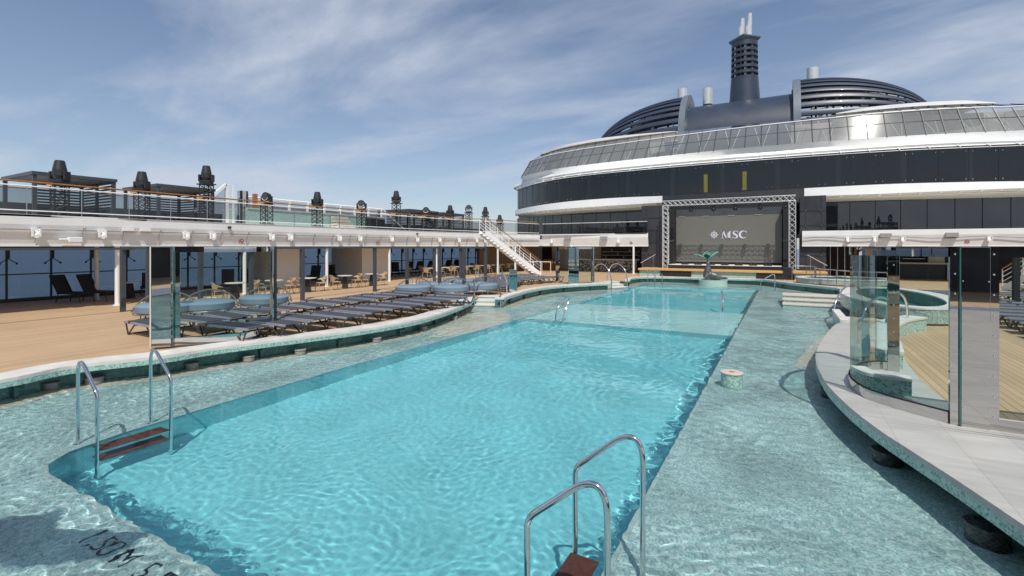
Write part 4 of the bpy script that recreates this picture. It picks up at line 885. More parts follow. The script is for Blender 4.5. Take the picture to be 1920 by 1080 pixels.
# canopy glazing
b=MB(); b.ribbon(rA,rG); b.ribbon(rG,rH); b.build('canopy_glazing',M['topglass'],t,fix=False,smooth=True)
b=MB(); b.tube(off(rG,-.05),.05,5); b.build('canopy_rail',M['white'],t)
mA=[rA[i].lerp(rG[i],.55) for i in range(NR)]; b=MB(); b.tube(mA,.03,4); b.build('canopy_transom',M['char'],t)
for i in range(8,NR-4,2):
    b=MB(); b.tube([rA[i]+Vector((0,-.03,0)),rG[i]+Vector((0,-.05,.0)),rH[i]],.04,5); b.build('canopy_mullion',M['char'],t)
# inner white lattice
for i in range(8,NR-6,4):
    b=MB(); a=rA[i]+Vector((0,1.6,0)); c=rH[i+1]+Vector((0,1.2,-.1)); b.tube([a,c],.022,4); b.tube([a,rH[i-1]+Vector((0,1.2,-.1))],.022,4); b.build('inner_lattice',M['white'],t)
# rear wall seen through the canopy
rK=off(rA,3.2); mL=min(range(NR),key=lambda i:abs(u_of(rK[i])-1235)); mR=min(range(NR),key=lambda i:abs(u_of(rK[i])-1490))
for a,e in ((4,mL),(mR,NR)):
    b=MB(); b.ribbon([Vector((p.x,p.y,11.3)) for p in rK[a:e]],[Vector((p.x,p.y,13.5)) for p in rK[a:e]]); b.build('inner_wall',M['intgrey'],t,fix=False)
b=MB(); b.ribbon([Vector((p.x,p.y,11.3)) for p in rK[mL:mR]],[Vector((p.x,p.y,12.35)) for p in rK[mL:mR]]); b.build('inner_parapet',M['navy'],t,fix=False)
iL0,iL1=seg(rH,1050,1290); iR0,iR1=seg(rH,1560,1880)
for a,e in ((iL0,iL1),(iR0,iR1)):
    b=MB(); A=rH[a:e]; n=len(A); 
    W_=[min(1,math.sin(math.pi*min(max(k/(n-1),.0),1))*1.6) for k in range(n)]
    out=offset(A,-.25); B=[out[k].lerp(offset(A,3.6)[k],1) for k in range(n)]
    top=[Vector((p.x,p.y,14.03+.22*W_[k])) for k,p in enumerate(out)]; bot=[Vector((p.x,p.y,13.97)) for p in out]
    tb=[Vector((p.x,p.y,14.05+.5*W_[k])) for k,p in enumerate(B)]; bb=[Vector((p.x,p.y,13.97)) for p in B]
    b.ribbon(bot,top); b.ribbon(top,tb); b.ribbon(tb,bb); b.ribbon(bb,bot); b.build('canopy_roof',M['white'],t,fix=False)
# body of the deckhouse under the domes
cx=-4.3
b=MB(); b.box(-21,-11.5,53,70,11.25,14.2); b.build('roof_block',M['intgrey'],t); b=MB(); b.box(3,13,53,70,11.25,14.2); b.build('roof_block',M['intgrey'],t)
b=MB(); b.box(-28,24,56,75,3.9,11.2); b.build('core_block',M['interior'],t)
# ---------------------------------------------------------------- funnel housing
def dome(x0,sx,label):
    t=thing('louvred_dome',(x0,60,14.2),label,'funnel dome'); Lx,Ry,Rz=11.6,5.2,6.2; zb=14.2
    NB=23; b=MB()
    for k in range(NB):
        a0=R(-14+k*208/NB); a1=a0+R(208/NB)*.55
        prev=None
        for s in range(27):
            tt=s/26*.985; rad=math.sqrt(max(0,1-tt*tt))**1.0; x=x0+sx*Lx*tt
            row=[]
            for a in (a0,(a0+a1)/2,a1):
                bul=1.0 if a!=(a0+a1)/2 else 1.012
                row.append(Vector((x,60-math.cos(a)*Ry*rad*bul,zb+math.sin(a)*Rz*rad*bul)))
            ins=[Vector((x,60-math.cos(a)*(Ry-.22)*rad,zb+math.sin(a)*(Rz-.22)*rad)) for a in (a0,a1)]
            cur=row+[ins[1],ins[0]]
            if prev: b.add(prev+cur,[(i,(i+1)%5,5+(i+1)%5,5+i) for i in range(5)])
            prev=cur
    b.build('louvre_blades',M['navy'],t,smooth=True)
    b=MB()
    for k in range(1,8):
        tt=k/8; rad=math.sqrt(1-tt*tt); x=x0+sx*Lx*tt; pts=[Vector((x,60-math.cos(R(a))*(Ry-.4)*rad,zb+math.sin(R(a))*(Rz-.4)*rad)) for a in range(-10,191,20)]; b.tube(pts,.10,5)
    b.build('frame_rib',M['black'],t)
    b=MB(); random.seed(3 if sx>0 else 5)
    for k in range(26):
        q=Vector((x0+sx*random.uniform(.8,6),60+random.uniform(-3.2,0.5),zb+random.uniform(.6,2.8))); L=random.uniform(.4,1.2)
        b.tube([q,q+Vector((L*random.choice((0,1)),0,L*random.choice((0,1)) or .4))],random.uniform(.05,.2),7)
    b.build('duct_pipe',M['steel'],t)
    # thick arch ring at the inner end
    b=MB(); n=30
    for (r0,r1,xa,xb) in ((1.03,.86,x0-sx*.45,x0+sx*.2),):
        vs=[];fs=[]
        for k in range(n+1):
            a=R(-14+208*k/n)
            for (rr,xx) in ((r0,xa),(r0,xb),(r1,xb),(r1,xa)): vs.append(Vector((xx,60-math.cos(a)*Ry*rr,zb+math.sin(a)*Rz*rr)))
        for k in range(n):
            for j in range(4): fs.append((k*4+j,k*4+(j+1)%4,(k+1)*4+(j+1)%4,(k+1)*4+j))
        b.add(vs,fs)
    b.build('end_arch',M['navyl'],t,smooth=True)
    b=MB()
    for k in range(9):
        y=60-3.6+.9*k; h=math.sqrt(max(0,1-((y-60)/(Ry*.86))**2))*Rz*.86; b.box(x0-sx*.5-.06,x0-sx*.5+.06,y-.12,y+.12,14,zb+h)
    b.build('end_louvre',M['navyl'],t)
    return t
dome(-9.9,-1,'dark blue louvred dome left of the funnel mast above the deckhouse')
dome(1.3,1,'dark blue louvred dome right of the funnel mast above the deckhouse')
t=thing('engine_casing',(cx,60,14.2),'smooth dark blue vaulted casing joining the two louvred domes','engine casing')
b=MB(); 
for xa,xb in ((-9.6,1.0),):
    A=[];B=[]
    for k in range(25):
        a=R(-14+208*k/24); A.append(Vector((xa,60-math.cos(a)*4.9,14.2+math.sin(a)*4.9))); B.append(Vector((xb,60-math.cos(a)*4.9,14.2+math.sin(a)*4.9)))
    b.ribbon(A,B)
b.build('vault',M['navy'],t,smooth=True)
b=MB(); b.box(-9.6,1.0,55.3,64.6,11,14.2); b.build('base',M['navy'],t)
# funnel mast
t=thing('funnel_mast',(-4.3,60,18.6),'tall dark blue funnel mast with slotted upper rings and twin silver aerials','funnel mast')
mx_=PY(1396,60); mx2=mx_
b=MB(); b.cyl(mx_,60,18.5,21.4,1.62,1.42,n=36); b.build('shaft',M['navy'],t,smooth=True)
b=MB()
for k in range(7):
    z=21.4+k*.62; b.cyl(mx_,60,z,z+.30 if k<6 else z+.5,1.42-.012*k,1.41-.012*k,n=36)
o=b.build('slot_ring',M['navy'],t,smooth=True)
b=MB(); 
for k in range(14):
    a=2*math.pi*k/14; b.box(-.05,.05,-.05,.05,21.2,25.4,c=(mx_+1.28*math.cos(a),60+1.28*math.sin(a),0))
b.build('rib',M['black'],t)
b=MB(); b.cyl(mx_,60,21.3,25.5,.42,n=14); b.cyl(mx_-.7,59.6,21.3,25.5,.18,n=10); b.cyl(mx_+.75,59.5,21.3,25.5,.2,n=10); b.cyl(mx_+.15,58.95,21.3,25.5,.14,n=8); b.cyl(mx_-.85,59.2,21.3,25.5,.13,n=8); b.build('inner_pipe',M['silver'],t,smooth=True)
b=MB(); b.cyl(mx_,60,25.62,26.05,1.25,1.66,n=4); b.cyl(mx_,60,26.05,26.17,1.66,1.66,n=4); b.build('cap',M['navyl'],t)
for s in (-.32,.42):
    b=MB(); b.tube([(mx_+s,60,26.1),(mx_+s,60,27.4),(mx_+s+.1,60,27.7),(mx_+s+.1,60,28.9 if s>0 else 28.5)],[.34,.32,.25,.24],9); b.build('aerial_pipe',M['silver'],t,smooth=True)
for u,z0,z1,y,l in ((1279.5,20.0,21.9,61,'left of the two small exhausts beside the left dome arch'),(1327,19.4,21.5,61,'right of the two small exhausts beside the left dome arch'),(1523.5,20.4,22.0,61,'small exhaust standing on the right dome')):
    x=PY(u,y); t=thing('exhaust_pipe',(x,y,z0-2),'silver topped blue '+l,'exhaust')
    b=MB(); b.cyl(x,y,z0-2.5,z0+.2,.5,n=20); b.build('base_pipe',M['navy'],t,smooth=True); b=MB(); b.cyl(x,y,z0+.2,z1,.56,n=20); b.build('silver_sleeve',M['silver'],t,smooth=True)
# ---------------------------------------------------------------- bar, back walls under the front decks
b=MB(); b.box(-29.6,-10.2,47.4,47.6,.40,2.84); o=b.build('back_wall',M['cream']); tag(o,'cream rear wall behind the bar and staircase at the far left','wall')
t=thing('bar',(-12.7,44.5,.4),'long bar counter with dark patterned front and bottle shelves under the far upper deck','bar')
xa=PY(1086,44.2); xb=PY(1194,44.2)
b=MB(); b.add([(xa,44.2,.4),(xb,44.2,.4),(xb,44.2,1.5),(xa,44.2,1.5)],[(0,1,2,3)],[[(0,0),(xb-xa,0),(xb-xa,1.1),(0,1.1)]]); b.build('counter_front',M['barm'],t,fix=False)
b=MB(); b.box(xa-.1,xb+.1,43.9,44.9,1.5,1.58); b.build('counter_top',M['tabletop'],t)
b=MB(); b.box(xa+1.4,xb,46.6,46.8,.4,2.8); b.build('back_shelf_wall',M['interior'],t)
for z in (1.55,1.9,2.25):
    b=MB(); b.box(xa+1.6,xb-.3,46.2,46.55,z,z+.04); b.build('shelf',M['cream'],t)
M['bottle']=pm('bottle_glass',(.10,.12,.07),.1,var=.5,vs=2)
for k in range(16):
    x=xa+2.0+k*.3; z=(1.59,1.94,2.29)[k%3]; b=MB(); b.cyl(x,46.35,z,z+.17,.04,n=8); b.cyl(x,46.35,z+.17,z+.26,.04,.014,n=8); o=b.build('bottle',M['bottle'] if k%2 else M['cream'],smooth=True); tag(o,'small bottle standing on the shelves behind the bar','bottle','bottles behind the bar')
b=MB(); b.box(xa-2.3,xa-.9,47.3,47.39,.42,2.6); o=b.build('double_door',M['cream']); 
bb=MB(); bb.box(xa-1.615,xa-1.585,47.27,47.3,.42,2.6); bb.build('door_gap',M['char'],o); bb=MB(); bb.sphere((xa-1.3,47.28,2.0),.16,10,6,(1,.2,1)); bb.build('porthole',M['char'],o); tag(o,'pale double door left of the bar','door')
b=MB(); b.box(PY(1015,47),PY(1032,47),47.2,47.39,.42,2.7); o=b.build('doorway',M['blackm']); tag(o,'dark open doorway right of the white staircase','doorway')
t=thing('waste_cabinet',(-18.3,45,.4),'wooden waste cabinet with four round white openings beside the bar','cabinet'); x0=PY(1019,45);x1=PY(1044,45)
b=MB(); b.box(x0,x1,45,45.6,.4,1.45); b.build('body',M['wood'],t); b=MB(); b.box(x0-.05,x1+.05,44.95,45.65,1.45,1.5); b.build('top',M['black'],t)
for k in range(4):
    b=MB(); b.sphere((x0+.25+k*.36,44.98,1.15),.11,10,6,(1,.2,1)); b.build('opening',M['white'],t)
# brown slanted wall and low barrier under the stairs
b=MB(); b.prism([(-25.0,37.5),(-24.6,37.3),(-22.4,44.5),(-22.8,44.8)],.4,2.83); o=b.build('slanted_wall',M['cloth']); tag(o,'brown timber wall under the white staircase at the end of the gallery','wall')
t=thing('low_barrier',(-20,40,.4),'low white pipe barrier behind the white staircase','barrier'); 
for k in range(5):
    b=MB(); b.cyl(-22.4+k*.9,40.5,.4,1.35,.03,n=8); b.build('post',M['cream'],t)
b=MB(); b.tube([(-22.4,40.5,1.36),(-18.8,40.5,1.36)],.035,8); b.build('top_rail',M['cream'],t)
# staircases
def stair(top,bot,w,label):
    top=Vector(top);bot=Vector(bot); t=thing('staircase',tuple(bot),label,'staircase'); d=(bot-top); h=Vector((d.x,d.y,0)).normalized(); n_=Vector((-h.y,h.x,0))
    for s in (-1,1):
        b=MB(); b.beam(top+n_*s*w/2,bot+n_*s*w/2,.05,.34); b.build('stringer',M['white'],t)
        b=MB(); q=n_*s*w/2
        for k in (.35,.6,.85): b.tube([top+q+Vector((0,0,k+.1)),bot+q+Vector((0,0,k+.1))],.018,6)
        for k in range(6):
            p=top.lerp(bot,k/5)+q; b.cyl(p.x,p.y,p.z,p.z+1.12,.026,n=8)
        b.build('baluster_rail',M['white'],t)
        b=MB(); b.tube([top+q+Vector((0,0,1.15)),bot+q+Vector((0,0,1.15))],.034,8); b.build('handrail',M['wood'],t)
    for k in range(17):
        p=top.lerp(bot,(k+.5)/17); b=MB(); b.beam(p-n_*w/2,p+n_*w/2,.28,.035,up=(0,0,1)); b.build('tread',M['white'],t)
    return t
stair((-20.6,31.7,3.9),(-18.2,36.5,.42),1.0,'white steel staircase climbing from the deck to the left upper deck')
stair((13.4,31.4,3.9),(10.9,36.4,.42),1.0,'white steel staircase at the right frame edge behind the loungers')
# ---------------------------------------------------------------- right front deck over the dark bar
t=thing('upper_deck',(7,41.5,2.8),'white upper deck fascia with cables to the right of the stage','upper deck')
fr3=[Vector((1.2,41.5,0)),Vector((19,41.5,0))]
b=MB(); fascia(fr3,b); b.add([(1.2,41.5,3.93),(1.2,41.5,3.58),(1.2,41.8,2.92),(1.2,41.8,2.8),(1.2,45,2.8),(1.2,45,3.93)],[(0,1,2,3,4,5)]); b.build('fascia',M['white'],t,fix=False)
b=MB(); b.box(1.2,19,41.6,54,3.86,3.93); b.build('deck_slab',M['white'],t)
b=MB(); b.box(1.25,19,41.9,47.5,2.84,2.9); b.build('ceiling',M['soffit'],t)
b=MB(); b.tube([(1.3+.9*k,41.46,3.40+.06*math.sin(k*1.3)) for k in range(20)],.022,6); b.build('conduit',M['char'],t)
b=MB(); b.box(1.3,19,47.3,47.5,.4,2.84); o=b.build('back_wall',M['interior']); tag(o,'dark rear wall under the right front deck','wall')
t=thing('shelf_cabinet',(9,46,.4),'dark open bar with metal shelves seen through the right glass screen','cabinet')
xa=PY(1664,46);xb=PY(1772,46)
b=MB(); b.box(xa,xb,45.5,46,.4,1.5); b.build('counter',M['black'],t); b=MB(); b.box(xa-.1,xb+.1,45.4,46.1,1.5,1.6); b.build('counter_top',M['cream'],t)
for z in (1.85,2.1,2.35):
    b=MB(); b.box(xa+1,xb-1,46.6,46.9,z,z+.035); b.build('shelf',M['steel'],t)
b=MB(); b.box(xb-.9,xb,46.1,46.4,1.6,2.8); b.box(xb-.1,xb+.6,45.5,46.3,.4,1.5); b.build('end_panel',M['cream'],t)
t=thing('curtain_railing',(2.2,44,.4),'row of grey vertical poles under the front deck right of the stage','poles')
for k in range(9):
    b=MB(); b.cyl(1.7+k*.45,43.2,.4,2.83,.035,n=8); b.build('pole',M['steel'],t)
# ---------------------------------------------------------------- stage with truss and screen
YS=41.0
xl,xr=PY(1243,YS),PY(1492,YS)
t=thing('stage',(cx,40,.4),'low stage with oak edge and pale mosaic front below the screen','stage')
for xa_,xb_,m in ((PY(1196,39.6),PY(1467,39.6),0),(PY(1487,39.6),PY(1553,39.6),1)):
    b=MB(); b.box(xa_,xb_,39.6,44.5,.86,1.0); b.build('edge_board',M['orange'],t,bevel=.01)
    b=MB(); b.add([(xa_+.1,39.75,.4),(xb_-.1,39.75,.4),(xb_-.1,39.75,.86),(xa_+.1,39.75,.86)],[(0,1,2,3)],[[(0,0),(xb_-xa_,0),(xb_-xa_,.46),(0,.46)]]); b.add([(xa_+.1,39.75,.4),(xa_+.1,44,.4),(xa_+.1,44,.86),(xa_+.1,39.75,.86)],[(3,2,1,0)],[[(0,0),(4,0),(4,.46),(0,.46)]]); b.build('mosaic_front',M['mosp'],t,fix=False)
for a,e in ((1238,1296),(1418,1467)):
    b=MB(); b.box(PY(a,39.7),PY(e,39.7),39.69,39.74,.42,.85); b.build('black_inset',M['black'],t)
b=MB(); b.box(xl+.3,xr-.8,40.9,44,1.0,1.28); b.build('riser',M['black'],t)
b=MB(); b.box(xl+.5,xr-.9,40.85,44,1.281,1.31); b.build('riser_edge',M['cream'],t)
b=MB(); b.box(PY(1468,39.9),PY(1485,39.9),39.7,42,.4,1.25); b.build('gate_post',M['black'],t)
# fixtures on the stage front
for k in range(7):
    x=xl+1.7+k*1.0; t=thing('floor_light',(x,41.3,1.31),('first','second','third','fourth','fifth','sixth','seventh')[k]+' low black floor light from the left at the foot of the screen','floor light','floor lights along the stage')
    b=MB(); b.box(x-.28,x+.28,41.2,41.45,1.311,1.37); b.build('base',M['black'],t); b=MB(); b.sphere((x-.13,41.32,1.44),.075,8,6); b.sphere((x+.13,41.32,1.44),.075,8,6); b.build('head',M['black'],t)
# truss
def truss(b,p0,p1,w,up,n):
    p0=Vector(p0);p1=Vector(p1); d=(p1-p0).normalized(); x=d.cross(Vector(up)).normalized()*w/2; y=Vector(up).normalized()*w/2
    cr=[x+y,x-y,-x-y,-x+y]
    for c in cr: b.tube([p0+c,p1+c],w*.06,6)
    for k in range(n):
        a=p0.lerp(p1,k/n); e=p0.lerp(p1,(k+1)/n); 
        for j in range(4):
            c0,c1=cr[j],cr[(j+1)%4]
            if k%2: c0,c1=c1,c0
            b.tube([a+c0,e+c1],w*.034,4,cap=False)
            b.tube([a+c1,e+c0],w*.034,4,cap=False) if w>.3 else None
t=thing('stage_truss',(xl,YS,1.0),'silver lattice truss goalpost framing the outdoor screen','truss')
for x in (xl+.22,xr-.22):
    b=MB(); truss(b,(x,YS,1.0),(x,YS,6.15),.42,(0,1,0),13); b.build('truss_leg',M['silver'],t)
b=MB(); truss(b,(xl,YS,6.36),(xr,YS,6.36),.40,(0,0,1),24); b.build('truss_beam',M['silver'],t)
t=thing('video_screen',((xl+xr)/2,43.2,1.3),'large grey video screen with pale star emblem and three letters','video screen')
sx0,sx1=PY(1268,43.2),PY(1466,43.2); 
zc=lambda v,y,u:CAMZ+(V0-v)/FPX*(y/(cc+(u-U0)/FPX*cs))
sz1=zc(393,43.2,1300); sz0=1.5
b=MB(); b.box(sx0-.9,sx1+1.0,43.25,43.6,1.0,6.5); b.build('backing',M['blackm'],t)
b=MB(); b.box(sx0,sx1,43.18,43.245,sz0,sz1); b.build('screen_face',M['lcd'],t)
b=MB(); b.box(sx0,sx1,43.165,43.178,sz1-.55,sz1); b.build('top_shade',M['char'],t)  # dark strip standing in for the header's shade on the screen top
for k in range(4):
    b=MB(); xx=sx0+.2+k*1.95; b.box(xx,xx+.5,43.15,43.16,sz1-.62,sz1-.56); b.build('scuff_mark',M['grey'],t)
yL=43.15; zl=zc(440,43.2,1367)
# emblem: sixteen pointed star ring with inner disc
ex=PY(1339,43.2); b=MB(); n=32; R1=.17
def disc(b,c,r0,r1,n=28,y=yL):
    vs=[];fs=[]
    for k in range(n):
        a=2*math.pi*k/n; vs+= [Vector((c[0]+r0*math.cos(a),y,c[1]+r0*math.sin(a))),Vector((c[0]+r1*math.cos(a),y,c[1]+r1*math.sin(a)))]
    for k in range(n): fs.append((2*k,2*k+1,(2*k+3)%(2*n),(2*k+2)%(2*n)))
    b.add(vs,fs)
disc(b,(ex,zl),.15,.21)
for k in range(16):
    a=2*math.pi*k/16; L=.40 if k%4==0 else (.33 if k%2==0 else .28); w=.045
    c_=Vector((math.cos(a),0,math.sin(a))); s_=Vector((-math.sin(a),0,math.cos(a))); o_=Vector((ex,yL,zl))
    b.add([o_+c_*.2+s_*w,o_+c_*.2-s_*w,o_+c_*L],[(0,1,2)])
disc(b,(ex,zl),.0,.10); b.build('emblem',M['logo'],t,fix=False)
H=.62; z0=zl-.31
def stroke(b,pts,ws):
    A=[];B=[]
    for i,p in enumerate(pts):
        p=Vector(p); q0=Vector(pts[max(i-1,0)]); q1=Vector(pts[min(i+1,len(pts)-1)]); d=(q1-q0).normalized(); n_=Vector((-d.y,d.x)); A.append(p+n_*ws[i]/2); B.append(p-n_*ws[i]/2)
    b.ribbon([(q.x,yL,q.y) for q in A],[(q.x,yL,q.y) for q in B])
k_=lambda u:PY(u,43.2)
# M
b=MB(); m0,m1=k_(1352),k_(1371.5); w=m1-m0
def quad(*p): b.add([(x,yL,z) for x,z in p],[tuple(range(len(p)))])
quad((m0+.09,z0),(m0+.13,z0),(m0+.17,z0+H),(m0+.11,z0+H)); quad((m0+.06,z0+H),(m0+.24,z0+H),(m0+w*.56,z0),(m0+w*.48,z0)); quad((m1-.22,z0+H),(m1-.18,z0+H),(m0+w*.54,z0),(m0+w*.48,z0)); quad((m1-.24,z0),(m1-.08,z0),(m1-.08,z0+H),(m1-.24,z0+H))
quad((m0,z0),(m0+.22,z0),(m0+.22,z0+.04),(m0,z0+.04)); quad((m0,z0+H-.04),(m0+.2,z0+H-.04),(m0+.2,z0+H),(m0,z0+H)); quad((m1-.32,z0),(m1,z0),(m1,z0+.04),(m1-.32,z0+.04)); quad((m1-.22,z0+H-.04),(m1,z0+H-.04),(m1,z0+H),(m1-.22,z0+H))
b.build('letter',M['logo'],t,fix=False)
b=MB(); s0,s1=k_(1373.5),k_(1384); w=s1-s0
pts=[(s1-.03,z0+H*.80),(s1-.12,z0+H*.94),(s0+w*.45,z0+H*.965),(s0+.09,z0+H*.85),(s0+.07,z0+H*.70),(s0+w*.38,z0+H*.56),(s0+w*.68,z0+H*.43),(s1-.07,z0+H*.27),(s1-.12,z0+H*.11),(s0+w*.5,z0+H*.035),(s0+.1,z0+H*.07),(s0+.02,z0+H*.22)]
cr=cat_rom([(p[0],p[1],0) for p in pts],5); n=len(cr); stroke(b,[(p.x,p.y) for p in cr],[.045+.115*math.sin(math.pi*min(1,max(0,(i/n-.18)/.64)))**1 if .18<i/n<.82 else .045 for i in range(n)])
quad((s1-.045,z0+H*.70),(s1-.01,z0+H*.70),(s1-.01,z0+H),(s1-.045,z0+H)); quad((s0,z0),(s0+.035,z0),(s0+.035,z0+H*.32),(s0,z0+H*.32)); b.build('letter',M['logo'],t,fix=False)
b=MB(); s0,s1=k_(1386.5),k_(1400); w=s1-s0; cxx=s0+w*.56; pts=[]
for k in range(25):
    a=R(48+264*k/24); pts.append((cxx+w*.50*math.cos(a),z0+H/2+H*.46*math.sin(a)))
stroke(b,pts,[.04+.13*math.sin(math.pi*k/24)**2 for k in range(25)])
quad((s1-.05,z0+H*.66),(s1-.01,z0+H*.66),(s1-.01,z0+H*.98),(s1-.05,z0+H*.98)); b.build('letter',M['logo'],t,fix=False)
for u,l in ((1254,'left'),(1481,'right')):
    x=PY(u,41.6); t=thing('speaker_column',(x,41.6,1.5),'slim vertical line speaker and pole at the '+l+' side of the screen','speaker column')
    b=MB(); b.tube([(x,41.6,1.6),(x,41.6,5.4)],.03,6); b.build('pole',M['steel'],t); b=MB(); b.box(x-.45,x+.3,42.4,43.1,1.1,6.0); b.build('speaker_stack',M['blackm'],t); b=MB(); b.box(x-.45,x+.4,41.55,41.6,3.2,3.32); b.build('cross_bar',M['char'],t)
for u,k in ((1256,'first'),(1296,'second'),(1338,'third'),(1379,'fourth'),(1425,'fifth'),(1472,'sixth')):
    x=PY(u,41.4); z=5.75; t=thing('hanging_spotlight',(x,41.4,z),k+' black spotlight from the left hanging under the truss beam','spotlight','spotlights under the truss')
    b=MB(); b.box(x-.12,x+.12,41.3,41.5,z+.15,z+.4); b.build('base',M['black'],t); b=MB(); b.sphere((x,41.3,z),.17,10,8); b.build('head',M['black'],t,smooth=True)
def blackpanel(x0,x1,y,z0,z1,label):
    t=thing('stage_wing',(x0,y,z0),label,'stage wing'); b=MB(); b.box(x0,x1,y,y+2.5,z0,z1); b.build('panel',M['char2'],t)
    b=MB()
    for k in range(1,5): b.box(x0,x1,y-.02,y,z0+(z1-z0)*k/5-.03,z0+(z1-z0)*k/5+.03)
    for xx in (x0+(x1-x0)*.22,x0+(x1-x0)*.82): b.box(xx-.02,xx+.02,y-.015,y-.001,z0,z1)
    b.build('panel_frame',M['black'],t); b=MB()
    for k in range(1,5):
        for xx in (x0+(x1-x0)*.22,x0+(x1-x0)*.82): b.sphere((xx,y-.03,z0+(z1-z0)*k/5),.04,6,4)
    b.build('bolts',M['steel'],t)
M['char2']=pm('dark_panel',(.045,.045,.052),.35,var=.25,vs=.7)
blackpanel(PY(1203,41.9),PY(1244,41.9),41.9,1.0,6.3,'tall black panelled wing left of the silver truss')
blackpanel(PY(1500,41.9),PY(1549,41.9),41.9,1.0,6.55,'tall black panelled wing right of the silver truss')
def hrail(a,c,label):
    t=thing('stair_handrail',a,label,'handrail'); a=Vector(a);c=Vector(c); b=MB(); b.tube([a,c],.03,6)
    for k in (.15,.85):
        p=a.lerp(c,k); b.tube([p,(p.x,p.y,.8)],.025,6)
    b.build('rail',M['chrome'],t)
hrail((PY(1201,41),41,zc(493,41,1201)),(PY(1229,41),41,zc(477,41,1229)),'steel handrail sloping up left of the stage')
hrail((PY(1514,40.5),40.5,zc(478,40.5,1514)),(PY(1551,40.5),40.5,zc(498,40.5,1551)),'steel handrail sloping down right of the stage')
# grey railing round the far right hot tub
t=thing('deck_railing',(1.3,37.6,.5),'grey steel railing curving round the far hot tub right of the stage','railing')
rp=cat_rom([(PY(1485,39.3),39.3,0),(PY(1528,39.0),39.0,0),(PY(1527,36.6),36.6,0),(PY(1535,35.5),35.5,0),(PY(1560,34.2),34.2,0),(PY(1600,32.5),32.5,0),(PY(1680,31.5),31.5,0)],5)
b=MB(); b.tube(f(rp,1.42),.035,6); b.tube(f(rp,1.05),.018,5); b.build('rail',M['steel'],t,smooth=True)
for p in resample(rp,13):
    b=MB(); b.cyl(p.x,p.y,.45,1.42,.025,n=6); b.build('post',M['steel'],t)
M['slat']=pm('grey_brown_slats',(.13,.125,.115),.6)
# ---------------------------------------------------------------- sea lion statue
t=thing('sea_lion_statue',(-4.4,36.9,.4),'dark bronze sea lion statue sitting upright and balancing green leaves on its nose','statue')
sx_,sy_=PY(1327,36.9),36.9
b=MB()
q=lambda dx,dz,dy=0:(sx_+dx,sy_+dy,.42+dz)
b.tube([q(0,0.02),q(-.02,.3),q(0,.6),q(.02,.85),q(.04,1.05),q(.03,1.2),q(.0,1.33)],[.26,.30,.27,.20,.14,.12,.055],14)
b.sphere(q(.03,1.14),.135,12,8,(1,1.1,1.1)); b.tube([q(.03,1.16),q(-.02,1.30),q(-.03,1.38)],[.11,.075,.05],10)
b.tube([q(0,.28),q(.3,.30),q(.55,.24),q(.8,.16),q(1.0,.12)],[.26,.30,.26,.17,.08],12)
b.tube([q(-.02,.35,-.2),q(-.12,.15,-.32),q(-.2,.05,-.4),q(-.34,.03,-.5)],[.13,.10,.07,.04],8)
b.tube([q(.05,.3,.2),q(.0,.1,.3),q(-.15,.04,.4)],[.12,.08,.04],8)
b.tube([q(.95,.12),q(1.15,.16,-.14),q(1.3,.2,-.2)],[.08,.07,.03],8); b.tube([q(.95,.12),q(1.18,.12,.12),q(1.32,.14,.18)],[.08,.07,.03],8)
o=b.build('body',M['seal'],t,fix=False)
mo=o.modifiers.new('fuse','REMESH'); mo.mode='VOXEL'; mo.voxel_size=.035; mo.use_smooth_shade=True
for ang,tilt,L,wd in ((195,28,.95,.34),(15,42,.92,.32),(100,68,.7,.26),(262,66,.55,.24)):
    b=MB(); a=R(ang); d=Vector((math.cos(a)*math.cos(R(tilt)),math.sin(a)*math.cos(R(tilt)),math.sin(R(tilt)))); s_=Vector((-math.sin(a),math.cos(a),0)); u_=s_.cross(d)
    base=Vector(q(-.03,1.40)); rows=[]
    for k in range(9):
        tt=k/8; w=wd*math.sin(math.pi*min(1,tt*1.0+.04))**.8; cen=base+d*L*tt+u_*(-.10*math.sin(math.pi*tt)); rows.append([cen-s_*w+u_*.07*tt,cen+u_*-.05,cen+s_*w+u_*.07*tt])
    vs=[p for r in rows for p in r]; fs=[]
    for k in range(8):
        for j in range(2): fs.append((k*3+j,k*3+j+1,k*3+j+4,k*3+j+3))
    b.add(vs,fs); o=b.build('leaf',M['leaf'],t,smooth=True); so_=o.modifiers.new('thick','SOLIDIFY'); so_.thickness=.03
    b=MB(); b.tube([r[0] for r in rows]+[r[2] for r in rows[::-1]],.022,5,closed=True); b.build('leaf_rim',M['leafw'],t)
b=MB(); b.cyl(sx_+.35,sy_,LZ,.40,.95,n=30); o=b.build('statue_plinth',M['mosp'],fix=False); tag(o,'round pale mosaic plinth standing in the far end of the pool under the statue','plinth')
